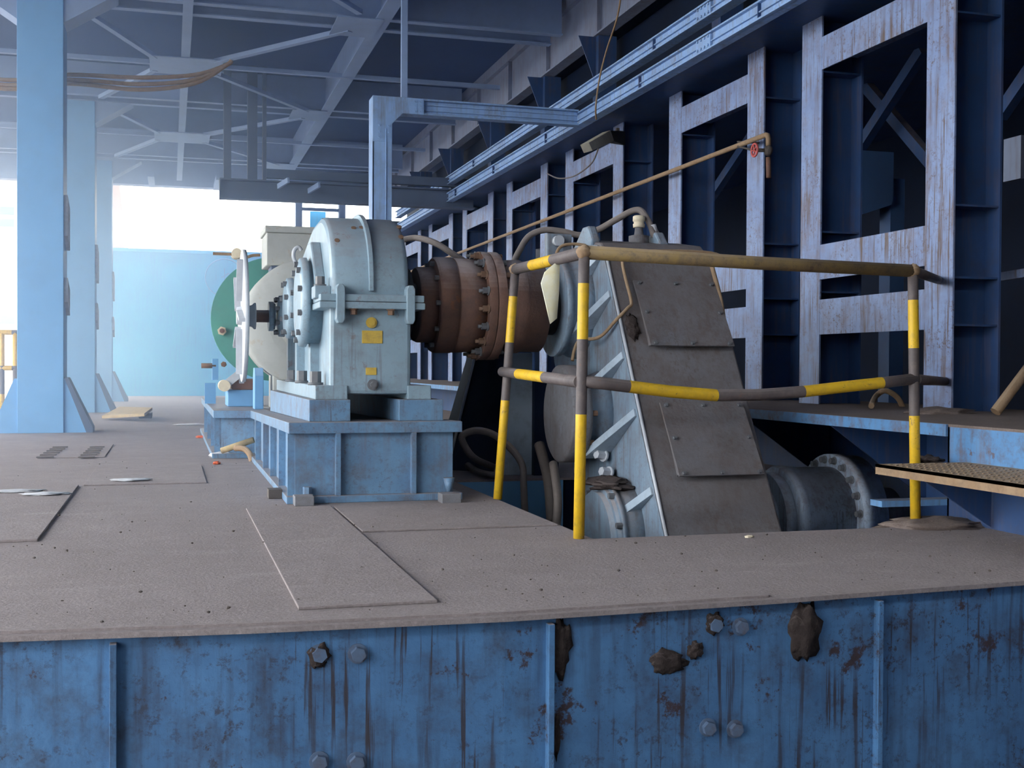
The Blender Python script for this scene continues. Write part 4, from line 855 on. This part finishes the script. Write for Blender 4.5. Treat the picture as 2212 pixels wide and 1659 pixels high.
# pebbles and grit
m = MB(); rnd = random.Random(3)
for i in range(420):
    x = rnd.uniform(-2.2, 3.2); y = 3.2 + 5.3*rnd.random()**1.6
    if (PX0-.03 < x < PX1 and y > PY0-.05) or (x > .5 and x < 1.46 and y > 5.7): continue
    r = rnd.choice((.002, .002, .0025, .003, .003, .005)); z = .009
    rr = bmesh.ops.create_icosphere(m.bm, subdivisions=1, radius=r)
    for v in rr['verts']: v.co = V((x + v.co.x*rnd.uniform(.8, 1.6), y + v.co.y*rnd.uniform(.8, 1.5), z + v.co.z*.8 - .001))
o = m.build('grit', 'valve_dark', None); tag(o, 'dark pebbles and grit scattered over the dusty deck', 'grit', kind='stuff')
# dust piles
for i, ((px, py, z), r, l) in enumerate((((2025, 1135, 0), (.24, .15, .032), 'brown dust heap below the step at the right'), ((2005, 995, .27), (.06, .05, .022), 'dark lump of dirt on the step'), ((2030, 893, .43), (.20, .12, .03), 'dust heap at the foot of the nearest frame on the ledge'))):
    c = onz(px, py, z); o = MB().blob((0, 0, 0), *r, .6, seed=30+i).build('dust_heap', 'ledge_dust' if i != 1 else 'mud', None); o.location = c; tag(o, l, 'dirt')
# dirt caked on the blue side plate
for i, ((px, py), (rx, rz), l) in enumerate((((1742, 1352), (.052, .085), 'largest lump of caked dirt on the blue side plate, right of the bolt pair'), ((1207, 1372), (.030, .075), 'tall patch of caked dirt beside the middle stiffener of the blue side plate'), ((1440, 1432), (.055, .034), 'ragged patch of caked dirt on the blue side plate, left of the right bolt pair'), ((1196, 1585), (.014, .06), 'narrow low patch of caked dirt beside the middle stiffener'), ((1500, 1405), (.026, .024), 'small patch of caked dirt just below the upper right bolt pair'), ((690, 1418), (.026, .03), 'caked dirt around the left bolt of the upper left pair'), ((1545, 1347), (.028, .03), 'caked dirt around the left bolt of the upper right pair'))):
    c = ony(px, py, 3.1); c.y = fy(c.x); c.z = min(c.z, -.004-rz*1.25)
    o = MB().blob((0, 0, 0), rx, .014 if i else .028, rz, .55, seed=41+i).build('caked_dirt', 'mud', None); o.location = c; tag(o, l, 'dirt', 'caked dirt on the platform side')
pw = [ony(x, y, 25.93) for x, y in ((485, 600), (485, 580), (485, 622), (478, 600), (495, 590))]
m = MB(); ring = [pw[0] + V((.40*math.cos(a*math.pi/16), 0, .40*math.sin(a*math.pi/16))) for a in range(33)]
wb = bpy.data.objects['wall_back']
m.tube(ring, .012, 6, cap=False); m.build('painted_circle', 'column_blue', wb)
MB().obox(pw[1], pw[2], .02, .03).build('painted_stroke', 'column_blue', wb); MB().obox(pw[3], pw[4], .02, .03).build('painted_stroke', 'column_blue', wb)
YL = 6.6
o = MB().tube(spline([onz(1882, 884, LZ)+V((0, 0, .02)), ony(1892, 856, YL), ony(1912, 844, YL), ony(1938, 858, YL), ony(1952, 884, YL)], 6), .018, 8).build('bent_pipe', 'pipe_rust', None, origin=ony(1892, 880, YL)); tag(o, 'bent brown pipe on the ledge inside the nearest frame', 'pipe')
o = MB().tube([ony(2150, 890, 5.3), ony(2225, 790, 5.3)], .03, 8).build('leaning_pipe', 'pipe_rust', None, origin=ony(2150, 890, 5.3)); tag(o, 'brown pipe leaning in the dark bay at the right edge', 'pipe')
# ================================================================== OUTSIDE on the left
YO = 15.
orl = thing('outer_rail', 'yellow and dark banded guard rail outside, at the left edge of the picture', 'guard rail', (-3.2, YO, 0))
xr0, xr1 = ony(4, 800, YO).x, ony(33, 800, YO).x
zt_, zm_ = ony(20, 718, YO).z, ony(20, 795, YO).z
for x in (xr0, xr1, xr0-1.2):
    MB().tube([(x, YO, -.02), (x, YO, zt_*.3), (x, YO, zt_*.301), (x, YO, zt_*.62), (x, YO, zt_*.621), (x, YO, zt_)], .03, 10, mats=[1, 1, 0, 0, 1]).build('post', RM, orl)
for z in (zt_, zm_): MB().tube([(xr0-3, YO, z), (xr0-1, YO, z), (xr0-.99, YO, z), (xr0+.1, YO, z), (xr0+.11, YO, z), (xr1+.15, YO, z)], .03, 10, mats=[0, 0, 1, 1, 0]).build('rail', RM, orl)
bl = thing('outer_building', 'white building seen outside at the left edge of the picture', 'building', (-30, 60, ZG))
x1_ = ony(36, 600, 60).x
MB().box(x1_-18, x1_, 60, 70, ZG, 14).build('wall', 'white_wall', bl)
for y_ in (452, 478, 688): 
    z = ony(20, y_, 60).z; MB().box(x1_-2.2, x1_-.1, 59.9, 60.0, z-.25, z+.1).build('window_band', 'roof_steel', bl)
tw = thing('outer_tower', 'pale sloping brick tower washed out by the bright sky beside the farthest column', 'tower', V((ony(260, 600, 70).x, 70, ZG)))
a1, a2, b1, b2 = ony(236, 400, 70).x, ony(256, 400, 70).x, ony(236, 540, 70).x, ony(292, 540, 70).x
z1_, z2_ = ony(250, 400, 70).z, ony(250, 540, 70).z
m = MB(); m.hexa([(b1-1, 70, z2_-8), (b2+.6, 70, z2_-8), (b2+.6, 73, z2_-8), (b1-1, 73, z2_-8), (a1-1, 70, z1_+2), (a2-.2, 70, z1_+2), (a2-.2, 73, z1_+2), (a1-1, 73, z1_+2)]); m.build('shaft', 'brick_pale', tw)
# ================================================================== ADDED HAZE standing in for lens glare
hm = bpy.data.materials.new('glare_haze'); hm.use_nodes = True; nt = hm.node_tree; nt.nodes.clear()  # added scattering volume that imitates lens glare around the bright opening
out = nt.nodes.new('ShaderNodeOutputMaterial'); vs_ = nt.nodes.new('ShaderNodeVolumeScatter')
vs_.inputs['Color'].default_value = (.52, .68, 1, 1); vs_.inputs['Anisotropy'].default_value = .70
tc = nt.nodes.new('ShaderNodeNewGeometry'); sp = nt.nodes.new('ShaderNodeSeparateXYZ'); nt.links.new(tc.outputs['Position'], sp.inputs[0])
def maprange(src, a, b):
    n = nt.nodes.new('ShaderNodeMapRange'); n.interpolation_type = 'SMOOTHSTEP'
    n.inputs['From Min'].default_value = a; n.inputs['From Max'].default_value = b; nt.links.new(src, n.inputs['Value']); return n.outputs[0]
d_ = mul(nt, mul(nt, maprange(sp.outputs[0], 3.2, -1.2), maprange(sp.outputs[1], 3., 14.)), HAZE)   # thickest toward the open left side and far end
nt.links.new(d_, vs_.inputs['Density']); nt.links.new(vs_.outputs[0], out.inputs['Volume']); MATS['glare_haze'] = hm
o = MB().box(-8, 3.3, 3.3, 26.5, -.9, ZR-.02).build('lens_glare_haze', 'glare_haze', None); tag(o, 'added haze volume standing in for lens glare toward the opening', 'lens_glare_haze', kind='stuff')
